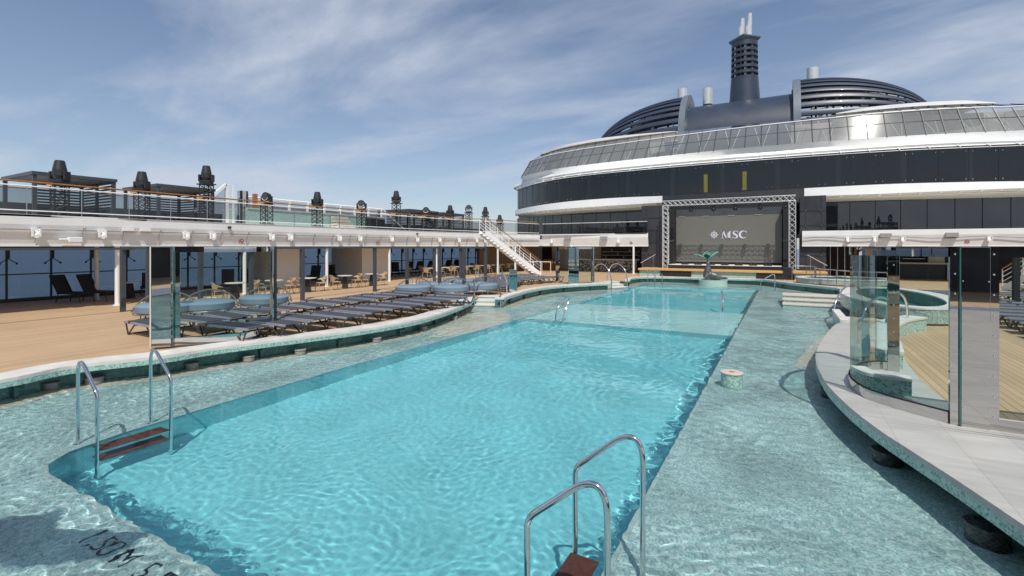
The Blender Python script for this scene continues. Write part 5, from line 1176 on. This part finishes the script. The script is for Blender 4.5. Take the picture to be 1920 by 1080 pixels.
# ---------------------------------------------------------------- loungers
def lounger():
    t=thing('sun_lounger',(0,0,0),'x','sun lounger','grey sun loungers')
    L,Wd,H=1.95,.66,.345
    b=MB(); b.box(-L/2,L/2,-Wd/2+.05,Wd/2-.05,H-.005,H+.012); b.build('sling',M['sling'],t)
    for s in (-1,1):
        b=MB(); b.box(-L/2,L/2,s*(Wd/2)-.025,s*(Wd/2)+.025,H-.03,H+.02); b.build('side_rail',M['alu'],t)
    for x0,x1,xm in ((-.92,-.45,-.78),(.92,.45,.78)):
        b=MB()
        for s in (-1,1):
            y=s*(Wd/2-.01); b.tube(fillet([(x0,y,H-.03),(xm,y,.02),(xm*.9-(.05 if x0<0 else -.05),y,.02),(x1*.8,y,H-.03)],.06,3),.021,6)
        b.beam((xm,-Wd/2,.03),(xm,Wd/2,.03),.04,.03); b.build('leg_frame',M['bronze'],t)
    b=MB(); b.box(-.25,-.19,-.36,.36,H-.05,H-.02); b.box(-.62,-.57,-.38,-.30,H-.02,H+.04); b.box(-.62,-.57,.30,.38,H-.02,H+.04); b.build('hinge',M['bronze'],t)
    return t
lg=lounger(); used=[False]
def put_l(x,y,rz,label,group):
    if not used[0]: lg.location=(x,y,DZ); lg.rotation_euler=(0,0,rz); lg['label']=label; lg['group']=group; used[0]=True; return lg
    return dup(lg,(x,y,DZ),rz,label,group)
ordn=['first','second','third','fourth','fifth','sixth','seventh','eighth','ninth','tenth','eleventh','twelfth','thirteenth','fourteenth','fifteenth','sixteenth']
random.seed(11)
for k in range(11):
    y=7.35+k*.90; x=-11.95-(.55 if y<8.2 else .28 if y<9.2 else 0)-(.25 if y>16 else 0)
    put_l(x+random.uniform(-.12,.12),y+random.uniform(-.05,.05),R(random.uniform(-5,5)),'grey sun lounger, '+ordn[k]+' from the viewer in the row along the left coping','row of loungers along the left coping')
for k in range(12):
    y=6.5+k*.93; put_l(-14.75+random.uniform(-.16,.16),y+random.uniform(-.05,.05),R(random.uniform(-6,6)),'grey sun lounger, '+ordn[k]+' from the viewer in the second row from the left coping','second row of loungers on the left deck')
for k in range(9):
    y=20.8+k*.95; put_l(-13.55-(.35*k if k<5 else 1.4-.25*(k-4)) +.1,y+1.2,R(random.uniform(-4,4)),'grey sun lounger, '+ordn[k]+' from the viewer in the row behind the middle coping','row of loungers behind the middle coping')
for k in range(8):
    y=24+k*.98; put_l(-16.4+random.uniform(-.1,.1),y,R(random.uniform(-4,4)),'grey sun lounger, '+ordn[k]+' from the viewer in the rear row before the staircase','rear row of loungers before the staircase')
for k in range(14):
    y=15.2+k*1.05; put_l(6.55+random.uniform(-.06,.06),y,R(180+random.uniform(-3,3)),'grey sun lounger, '+ordn[k]+' from the viewer in the near row on the right deck','near row of loungers on the right deck')
for k in range(14):
    y=15.6+k*1.05; put_l(9.0+random.uniform(-.06,.06),y,R(180+random.uniform(-3,3)),'grey sun lounger, '+ordn[k]+' from the viewer in the outer row on the right deck','outer row of loungers on the right deck')
# ---------------------------------------------------------------- daybeds
def daybed():
    t=thing('round_daybed',(0,0,0),'x','daybed','round blue daybeds')
    b=MB(); n=28
    for z0,z1,r0,r1 in ((.26,.31,.90,.96),(.31,.50,.96,.96),(.50,.56,.96,.88)): b.cyl(0,0,z0,z1,r0,r1,n=n)
    b.build('cushion',M['blue'],t,smooth=True)
    b=MB(); b.tube(ring_path(0,0,1.0,1.0,28)[:-1],.02,5,closed=True); 
    b.v=[(x,y,z+.26) for x,y,z in b.v]
    for k in range(4):
        a=R(45+90*k); b.tube([(math.cos(a)*.95,math.sin(a)*.95,.26),(math.cos(a)*1.02,math.sin(a)*1.02,0)],.022,5)
    b.build('base_frame',M['wire'],t)
    b=MB(); top=[]
    for k in range(15):
        a=R(170-11*k+0); h=.30+.58*math.sin(math.pi*k/14); top.append(Vector((math.cos(a)*1.08,math.sin(a)*1.08,h)))
    b.tube(top,.028,6)
    for k in range(1,14):
        a=R(170-11*k); b.tube([top[k],(math.cos(a)*.97,math.sin(a)*.97,.28)],.012,4,cap=False)
    low=[Vector((p.x*.97,p.y*.97,.28+(p.z-.28)*.5)) for p in top]; b.tube(low,.014,4); b.build('wire_backrest',M['wire'],t)
    return t
db=daybed(); db_used=[0]
for (u,v,rz,l) in ((312,577,60,'partly hidden behind the chrome box post'),(388,572,50,'largest one seen through the left glass screen'),(495,562,40,'poking out right of the left glass screen'),(775,541,30,'left one of the far group under the dark shade frame'),(846,541,20,'middle front one of the far group under the dark shade frame'),(815,535,70,'rear one of the far group under the dark shade frame'),(902,537,10,'right one of the far group under the dark shade frame'),(862,529,90,'small distant one among the cafe tables side')):
    p=P(u,v,.78); lab='round blue daybed, '+l
    if not db_used[0]: db.location=(p.x,p.y,DZ); db.rotation_euler=(0,0,R(rz)); db.scale=(.88,.88,.95); db['label']=lab; db_used[0]=1
    else: dup(db,(p.x,p.y,DZ),R(rz),lab,scale=(.88,.88,.95))
# ---------------------------------------------------------------- cafe chairs and tables
def chair():
    t=thing('wicker_chair',(0,0,0),'x','chair','wicker cafe chairs')
    b=MB(); b.box(-.24,.24,-.22,.22,.42,.46); b.build('seat',M['rattan'],t,bevel=.01)
    b=MB(); A=[];B=[]
    for k in range(13):
        a=R(-20+220*k/12); h=.80 if 3<k<9 else .80-.13*abs((k-6))/6*1.5; A.append(Vector((math.cos(a)*.27,math.sin(a)*.25+.0,.47 if 2<k<10 else .60))); B.append(Vector((math.cos(a)*.31,math.sin(a)*.30,h)))
    b.ribbon(A,B); b.tube(B,.018,5); o=b.build('backrest',M['rattan'],t,fix=False); s=o.modifiers.new('t','SOLIDIFY'); s.thickness=.02
    for sx,sy in ((-1,-1),(1,-1),(1,1),(-1,1)):
        b=MB(); b.tube([(sx*.21,sy*.18,.44),(sx*.26,sy*.26,0)],[.02,.014],6); b.build('leg',M['rattan'],t)
    return t
ch=chair(); ch_used=[0]
def put_c(x,y,rz,label):
    if not ch_used[0]: ch.location=(x,y,DZ); ch.rotation_euler=(0,0,rz); ch['label']=label; ch_used[0]=1
    else: dup(ch,(x,y,DZ),rz,label)
def table():
    t=thing('cafe_table',(0,0,0),'x','table','cafe tables'); b=MB(); b.cyl(0,0,.72,.75,.42,n=20); b.build('table_top',M['tabletop'],t)
    b=MB(); b.cyl(0,0,0,.72,.24,.13,n=4); b.build('pedestal',M['black'],t); return t
tb=table(); tb_used=[0]
def put_t(x,y,label):
    if not tb_used[0]: tb.location=(x,y,DZ); tb['label']=label; tb_used[0]=1
    else: dup(tb,(x,y,DZ),0,label)
tabs=[(441,'seen through the left glass screen'),(514,'in front of the first cream block'),(577,'between the first cream block and the white pillar'),(647,'right of the white pillar'),(697,'before the second cream block')]
for u,l in tabs:
    x=-21.75; y=PX(u,x); put_t(x,y,'pale topped cafe table '+l)
    for s,w in ((-1,'near'),(1,'far')):
        put_c(x+.10,y+s*.78,R(180 if s<0 else 0)+R(-20),'wicker chair, '+w+' side of the table '+l)
for k in range(9):
    y=29.0+k*1.55; x=-23.6+.12*k
    if y>40: break
    put_t(x,y,'distant cafe table, '+ordn[k]+' past the second cream block')
    for s,w in ((-1,'near'),(1,'far')): put_c(x+.15,y+s*.62,R(180 if s<0 else 0),'wicker chair on the '+w+' side of the '+ordn[k]+' distant cafe table')
for k in range(8):
    y=29.2+k*1.5; put_c(-25.9,y,R(180),'wicker chair in the shaded inner row, '+ordn[k]+' past the second cream block')
# dark padded chairs / sun beds by the windows
def darkbed():
    t=thing('padded_recliner',(0,0,0),'x','recliner','dark recliners by the windows'); M4=Matrix.Rotation(R(-52),4,'Y')
    b=MB(); b.box(-.2,1.0,-.3,.3,.36,.44); b.build('seat',M['nfab'],t,bevel=.02)
    b=MB(); b.box(0,.85,-.3,.3,0,.08,M=Matrix.Translation((-.2,0,.40))@Matrix.Rotation(R(180+60),4,'Y')@Matrix.Rotation(math.pi,4,'X')); b.build('backrest',M['nfab'],t,bevel=.02)
    for sx in (-.15,.9):
        for sy in (-1,1):
            b=MB(); b.tube([(sx,sy*.27,.38),(sx+(.1 if sx>0 else -.1),sy*.29,0)],.02,6); b.build('leg',M['black'],t)
    return t
dk=darkbed(); dk_used=[0]
for x,y,rz,l in ((-26.9,8.6,20,'left one of the pair before the sea window'),(-26.6,9.4,20,'right one of the pair before the sea window'),(-26.8,11.6,160,'left one behind the first shade frame post'),(-26.6,12.4,160,'right one behind the first shade frame post'),(-26.8,15.4,150,'left one seen dark through the left glass screen'),(-26.5,16.3,150,'right one seen dark through the left glass screen')):
    if not dk_used[0]: dk.location=(x,y,DZ); dk.rotation_euler=(0,0,R(rz)); dk['label']='dark navy padded recliner, '+l; dk_used[0]=1
    else: dup(dk,(x,y,DZ),R(rz),'dark navy padded recliner, '+l)
for k in range(14):
    y=20.0+k*1.35+(0 if k<3 else 3.6); 
    if y>38: break
    dup(dk,(-27.2,y,DZ),R(150+random.uniform(-20,20)),'dark navy padded recliner, '+ordn[k]+' in the shaded row along the far windows')
put_t(-26.3,10.6,'low pale table between the dark recliners near the sea window')
# ---------------------------------------------------------------- moving head lights on truss towers
def tower(h):
    b=MB(); truss(b,(0,0,0),(0,0,h),.42,(0,1,0),int(h/.22)); b.box(-.3,.3,-.3,.3,h,h+.05); b.box(-.3,.3,-.3,.3,0,.04); return b
def lamp_beam():
    t=thing('moving_head_light',(0,0,0),'x','stage light','moving head lights on truss towers')
    b=MB(); b.box(-.24,.24,-.2,.2,0,.14); b.build('base',M['black'],t,bevel=.02)
    for s in (-1,1):
        b=MB(); b.box(s*.28-.04,s*.28+.04,-.13,.13,.10,.44); b.build('yoke_arm',M['black'],t,bevel=.02)
    b=MB(); b.cyl(0,0,.15,.28,.19,.235,n=14); b.cyl(0,0,.28,.50,.235,.22,n=14); b.cyl(0,0,.50,.83,.22,.155,n=14); b.cyl(0,0,.83,.86,.145,.14,n=14); b.build('head',M['black'],t,smooth=True); return t
def lamp_wash():
    t=thing('wash_light',(0,0,0),'x','stage light','moving head lights on truss towers')
    b=MB(); b.box(-.24,.24,-.2,.2,0,.12); b.build('base',M['black'],t,bevel=.02)
    for s in (-1,1):
        b=MB(); b.box(s*.27-.04,s*.27+.04,-.1,.1,.12,.45); b.build('yoke_arm',M['black'],t)
    b=MB(); b.cyl(0,0,-.14,.10,.20,.25,n=20); o=b.build('head',M['black'],t,smooth=True); 
    for v in o.data.vertices: x,y,z=v.co; v.co=(x,-z,y+.42)
    b=MB(); b.cyl(0,0,0,.02,.19,n=20); o=b.build('lens',M['char'],t)
    for v in o.data.vertices: x,y,z=v.co; v.co=(x,.14-.26-z,y+.42)
    b=MB(); b.tube([(.2*math.cos(R(a)),-.13,.42+.2*math.sin(R(a))) for a in range(200,341,20)],.02,5); b.build('reflector_ring',M['white'],t)
    return t
lb=lamp_beam(); lw=lamp_wash(); fl={'b':0,'w':0}
L13=[(112,301,'b','nearest the left frame edge'),(266,322,'b','between the two near cabanas'),(387,311,'b','tall one right of the second cabana'),(500,360,'w','round faced, before the small upper pool'),(595,360,'b','right of the upper pool wall'),(678,375,'w','round faced, at the end of the white railing'),(743,358,'b','tallest slim one left of the far cabanas'),(799,388,'w','in front of the third cabana'),(844,385,'b','in front of the fourth cabana'),(879,384,'w','round faced, right of the far cabanas'),(910,388,'b','just left of the staircase head'),(937,403,'b','smallest, past the staircase head')]
TX=-24.05
for u,v,k,l in L13:
    y=PX(u,TX); d=-TX*cs+y*cc; zt=CAMZ+(V0-v)/FPX*d; hl=.86 if k=='b' else .68; h=zt-hl-3.94-.05
    b=tower(h); b.v=[(x+TX,yy+y,z+3.94) for x,yy,z in b.v]; o=b.build('truss_tower',M['black']); tag(o,'black lattice tower under the light '+l,'truss tower','black truss towers along the upper railing')
    b=MB(); b.box(TX-.24,TX+.24,y-.32,y-.28,5.06,5.14); b.build('orange_strap',M['orange'],o)
    pr=lb if k=='b' else lw; rz=R(random.uniform(10,35)); lab='black stage light on a tower, '+l
    if not fl[k]: pr.location=(TX,y,zt-hl); pr.rotation_euler=(0,0,rz); pr['label']=lab; fl[k]=1
    else: dup(pr,(TX,y,zt-hl),rz,lab)
# ---------------------------------------------------------------- cabanas on the upper deck
def cabana(y0,y1,label,x0=-25.0,x1=-28.2,zt=5.68):
    t=thing('louvred_cabana',(x0,y0,3.94),label,'cabana','louvred cabanas on the upper deck')
    for x in (x0,x1):
        for y in (y0,y1): b=MB(); b.box(x-.06,x+.06,y-.06,y+.06,3.94,zt-.12); b.build('post',M['char'],t)
    b=MB(); b.box(x1-.1,x0+.1,y0-.1,y1+.1,zt-.12,zt); b.build('roof',M['char'],t)
    b=MB(); b.box(x1+.1,x0-.1,y0+.1,y1-.1,zt-.125,zt-.121); b.build('roof_slats',M['slat'],t)
    b=MB(); 
    for k in range(12):
        z=4.05+k*.13; b.box(x1,x0,y1-.03,y1+.03,z,z+.07); b.box(x1-.03,x1+.03,y0+.9,y1,z,z+.07)
    b.box((x0+x1)/2-.05,(x0+x1)/2+.05,y1-.05,y1+.05,3.94,zt-.12); b.build('louvre_panel',M['char'],t)
cabana(7.0,9.5,'dark louvred cabana nearest the left frame edge on the upper deck')
cabana(11.2,13.6,'second dark louvred cabana between the first two tall stage lights')
cabana(28.2,31.6,'third dark louvred cabana, left one of the distant pair')
cabana(32.4,35.3,'fourth dark louvred cabana, right one of the distant pair')
# upper pool with mosaic wall, railing, stairs, A frame
t=thing('upper_pool_wall',(-26,16.2,3.94),'pale mosaic wall with white railing round the raised pool on the left upper deck','pool wall')
A=[Vector((-26,16.0,0)),Vector((-26,26.6,0))]
b=MB(); b.ribbon([(-26,16.0,3.94),(-26,26.6,3.94)],[(-26,16.0,4.9),(-26,26.6,4.9)],True); b.ribbon([(-26,16.0,3.94),(-28.4,16.0,3.94)],[(-26,16.0,4.9),(-28.4,16.0,4.9)]); b.build('mosaic_wall',M['mosp'],t,fix=False)
b=MB(); b.box(-28.4,-25.95,16.0,26.6,4.9,4.96); b.build('cap',M['soffit'],t)
b=MB(); b.tube([(-26.6,16.4,5.62),(-26.6,27.0,5.62)],.06,6); b.tube([(-26.6,27.0,5.62),(-26.6,29.4,4.2)],.05,6); b.build('top_rail',M['white'],t)
for k in range(9):
    b=MB(); b.box(-26.66,-26.54,16.4+k*1.3,16.5+k*1.3,4.96,5.6); b.build('rail_post',M['white'],t)
b=MB(); b.ribbon([(-26.7,16.4,4.96),(-26.7,27,4.96)],[(-26.7,16.4,5.55),(-26.7,27,5.55)]); b.build('glass_panel',M['railglass'],t,fix=False)
for k in range(4):
    b=MB(); b.box(-25.9,-25.1,21.6+.0*k,22.9,3.95+k*.22,4.13+k*.22); b.v=[(x-.2*k if x>-25.5 else x,y,z) for x,y,z in b.v]; b.build('step',M['soffit'],t)
b=MB(); b.box(-25.9,-25.3,24.6,25.9,3.94,4.75); b.build('dark_box',M['black'],t)
t=thing('gable_frame',(-26.5,13.9,3.94),'white slanted frame with glass beside the upper deck pool','glass frame')
b=MB(); b.beam((-26.3,13.4,4.6),(-26.3,15.0,6.15),.14); b.beam((-26.3,15.05,3.94),(-26.3,15.05,6.2),.14); b.beam((-26.3,15.4,3.94),(-26.3,15.4,6.15),.08); b.build('frame',M['white'],t)
b=MB(); b.add([(-26.3,13.5,3.94),(-26.3,15.0,3.94),(-26.3,15.0,6.0),(-26.3,13.5,4.6)],[(0,1,2,3)]); b.build('glass_panel',M['railglass'],t,fix=False)
b=MB(); b.cyl(-26.4,16.0,3.94,5.9,.28,n=16); b.build('mirror_tube',M['mirror'],t,smooth=True)
b=MB(); b.box(-26.4,-26.2,16.55,16.75,3.94,5.8); b.build('wood_post',M['wood'],t)
# ---------------------------------------------------------------- fascia equipment
def fproto():
    t=thing('fascia_spotlight',(0,0,0),'x','spotlight','white spotlights on the fascia')
    b=MB(); b.box(-.02,.10,-.17,.17,-.02,.06); b.box(.06,.24,-.17,-.11,-.36,.06); b.box(.06,.24,.11,.17,-.36,.06); b.build('bracket',M['white'],t)
    b=MB(); b.cyl(0,0,-.16,.14,.12,.10,n=14); o=b.build('head',M['white'],t,smooth=True)
    for v in o.data.vertices: x,y,z=v.co; v.co=Vector((.16+z*.5,y,-.24+x-z*.75))
    return t
fp=fproto(); fu=[0]
ordf=ordn+['seventeenth','eighteenth','nineteenth','twentieth']
us=[66,190,347,397,508,543,643,681,743,789,820,856,893,903]
for k,u in enumerate(us):
    y=PX(u,FX+.05); x=FX
    i=min(range(len(fas)),key=lambda j:abs(u_of(fas[j])-u)); x=fas[i].x; y=fas[i].y if u>600 else PX(u,FX)
    lab='white spotlight hanging from the left fascia conduit, '+ordf[k]+' from the left'
    if not fu[0]: fp.location=(x,y,3.40); fp.scale=(.7,.7,.7); fp['label']=lab; fu[0]=1
    else: dup(fp,(x,y,3.40),0,lab,scale=(.7,.7,.7))
b=MB(); y=PX(132,FX); b.box(FX-.05,FX+.12,y-.33,y+.33,3.02,3.10); b.box(FX+.0,FX+.2,y-.1,y+.30,2.95,3.15); o=b.build('fascia_horn',M['white'],bevel=.02); tag(o,'boxy white loudspeaker on the left fascia between the first two spotlights','loudspeaker')
for k,(u) in enumerate((1035,1160,1590,1641,1693,1855)):
    x=PY(u,41.45); lab='white spotlight on the front fascia, '+ordf[k]+' from the left'
    dup(fp,(x,41.5,3.40),R(-90),lab,'white spotlights on the front fascia')
for k,(u,w) in enumerate(((1064,1),(1132,1),(1661,1),(1785,1))):
    x=PY(u,41.4); b=MB(); b.box(x-.32,x+.32,41.32,41.47,3.42,3.70); o=b.build('junction_box',M['grey'],bevel=.01); tag(o,'grey junction box on the front fascia cable, '+ordf[k]+' from the left','junction box','grey boxes on the front fascia')
for k,u in enumerate((240,272,)):
    y=PX(u,FX); b=MB(); b.box(FX,FX+.08,y-.2,y+.2,3.42,3.52); o=b.build('cable_box',M['white'],bevel=.01); tag(o,'small white cable box on the left fascia conduit, '+ordf[k]+' from the left','cable box')
# round no smoking plates
def plate(M4,label):
    t=thing('no_smoking_sign',M4.to_translation(),label,'sign','round no smoking signs on the fascia')
    for name,fn,m in (('disc',lambda b:b.cyl(0,0,0,.008,.125,n=24),M['white']),('red_ring',None,M['red']),('cigarette',None,M['black'])):
        b=MB()
        if name=='disc': fn(b)
        elif name=='red_ring':
            n=24; vs=[];fs=[]
            for k in range(n): a=2*math.pi*k/n; vs+=[(.13*math.cos(a),.13*math.sin(a),.011),(.095*math.cos(a),.095*math.sin(a),.011)]
            for k in range(n): fs.append((2*k,(2*k+2)%(2*n),(2*k+3)%(2*n),2*k+1))
            b.add(vs,fs); b.add([(-.085,.065,.0125),(-.065,.085,.0125),(.085,-.065,.0125),(.065,-.085,.0125)],[(0,3,2,1)])
        else: b.add([(-.07,-.012,.0115),(.07,-.012,.0115),(.07,.012,.0115),(-.07,.012,.0115)],[(0,1,2,3)])
        b.v=[tuple(M4@Vector(p)) for p in b.v]; b.build(name,m,t,fix=False)
for u,l in ((452,'above the left glass screen'),(708,'above the second cream block')):
    y=PX(u,FX-.1); plate(Matrix.Translation((FX-.10,y,3.05))@Matrix.Rotation(R(24),4,'Y')@Matrix.Rotation(R(90),4,'Y')@Matrix.Rotation(R(90),4,'Z'),'red and white no smoking disc on the left fascia '+l)
for u,l in ((1590,'nearest the stage on the right front fascia'),(1814,'above the chrome box post on the right front fascia'),(1183,'above the right end of the bar')):
    x=PY(u,41.5); plate(Matrix.Translation((x,41.58,3.10))@Matrix.Rotation(R(114),4,'X'),'red and white no smoking disc '+l)
# small cameras on the fascia rim
for u,l in ((429,'first'),(775,'second'),(907,'third')):
    i=min(range(len(fas)),key=lambda j:abs(u_of(fas[j])-u)); p=fas[i]; y=PX(u,FX) if u<600 else p.y
    b=MB(); b.sphere((p.x+.07,y,3.72),.09,10,8,(1,1,.7)); b.box(p.x-.02,p.x+.05,y-.03,y+.03,3.70,3.76); o=b.build('dome_camera',M['black'],smooth=True); tag(o,l+' small black dome camera from the left on the left fascia rim','camera')
# diagonal cable drops on the fascia
gp=resample(fas,40)
for k in range(7,38):
    p=gp[k]; bb=MB(); bb.tube([(p.x+.02,p.y,3.42),(p.x-.02,p.y+.1,3.5)],.012,4); bb.tube([(p.x-.14+.03,p.y-.02,2.94),(p.x+.03,p.y+.02,3.5)],.014,4); bb.build('cable_strut',M['steel'],bpy.data.objects['upper_deck'])
# ---------------------------------------------------------------- ship parts added out of view, to give reflections and shade
t=thing('added_deckhouse',(-4,-20,0),'white and dark glass deckhouse added behind the viewer for reflections','ship superstructure')  # invented block, gives mirrors and glass something dark to reflect
for k,(z0,z1,m) in enumerate(((.4,2.8,'interior'),(2.8,3.3,'white'),(3.3,6.8,'dglass2'),(6.8,7.4,'white'),(7.4,11,'dglass2'),(11,11.6,'white'))):
    b=MB(); b.box(-29,20,-26,-17-(.3 if m!='white' else 0),z0,z1); b.build('band' if m=='white' else 'glazing',M[m],t)
o=rect(-31,22,-26,-8.9,.39,'deck',M['teak'])
# starboard upper deck, added for its reflection in the dark facade glass
t=thing('upper_deck',(15.2,10,2.8),'white upper deck of the right side, added for reflections in the dark facade glass','upper deck')
b=MB(); b.box(15.2,21.5,-9,38,2.85,3.94); b.build('deck_slab',M['white'],t)
b=MB(); b.beam((15.35,-9,4.95),(15.35,38,4.95),.05); b.build('white_rail',M['white'],t)
b=MB(); b.ribbon([(15.35,-9,4.0),(15.35,38,4.0)],[(15.35,-9,4.9),(15.35,38,4.9)]); b.build('glass_panel',M['railglass'],t,fix=False)
for k in range(9):
    y=3+k*4.0; h=1.2+(k%3)*.25
    b=tower(h); b.v=[(x+15.9,yy+y,z+3.94) for x,yy,z in b.v]; o=b.build('truss_tower',M['black']); tag(o,'black lattice tower of the right upper deck, added for reflections in the dark facade glass','truss tower','towers of the right upper deck')
    dup(lb if k%2 else lw,(15.9,y,3.99+h),R(180),'black stage light of the right upper deck, added for reflections in the dark glass','lights of the right upper deck')
for y in (14,27): cabana(y,y+3.2,'dark cabana of the right upper deck, added for reflections in the dark facade glass',17.0,20.0)
t=thing('added_shade_gantry',(-2,-3,.4),'added unseen gantry with cut-out sheet shading the near left pool corner','gantry')
b=MB(); c=P(60,985,0)+Vector((.37*6,-.533*6,6)); 
pts=[(-1.9,-.5),(-.55,-.15),(-.2,.25),(.25,.1),(1.1,.55),(1.2,.2),(.6,-.3),(.1,-.35),(-.3,-.6),(-1.9,-1.0)]  # invented sheet outline, shaped to cast the near left shadow
b.prism([(c.x+x,c.y+y) for x,y in pts],5.9,6.0); b.build('shade_cutout',M['white'],t)
b=MB(); b.cyl(c.x-1.7,c.y-.7,.4,5.9,.08,n=10); b.build('post',M['white'],t)

for o in bpy.data.objects:
    if o.type=='MESH' and o.name!='water' and min((o.matrix_world@v.co if False else v.co).z for v in o.data.vertices[:400])<-.005: o.cycles.is_caustics_receiver=True

for o in bpy.data.objects:
    if 'label' in o and len(o['label'].replace(',',' ').split())>16: print('LONG',o.name,len(o['label'].split()),o['label'])
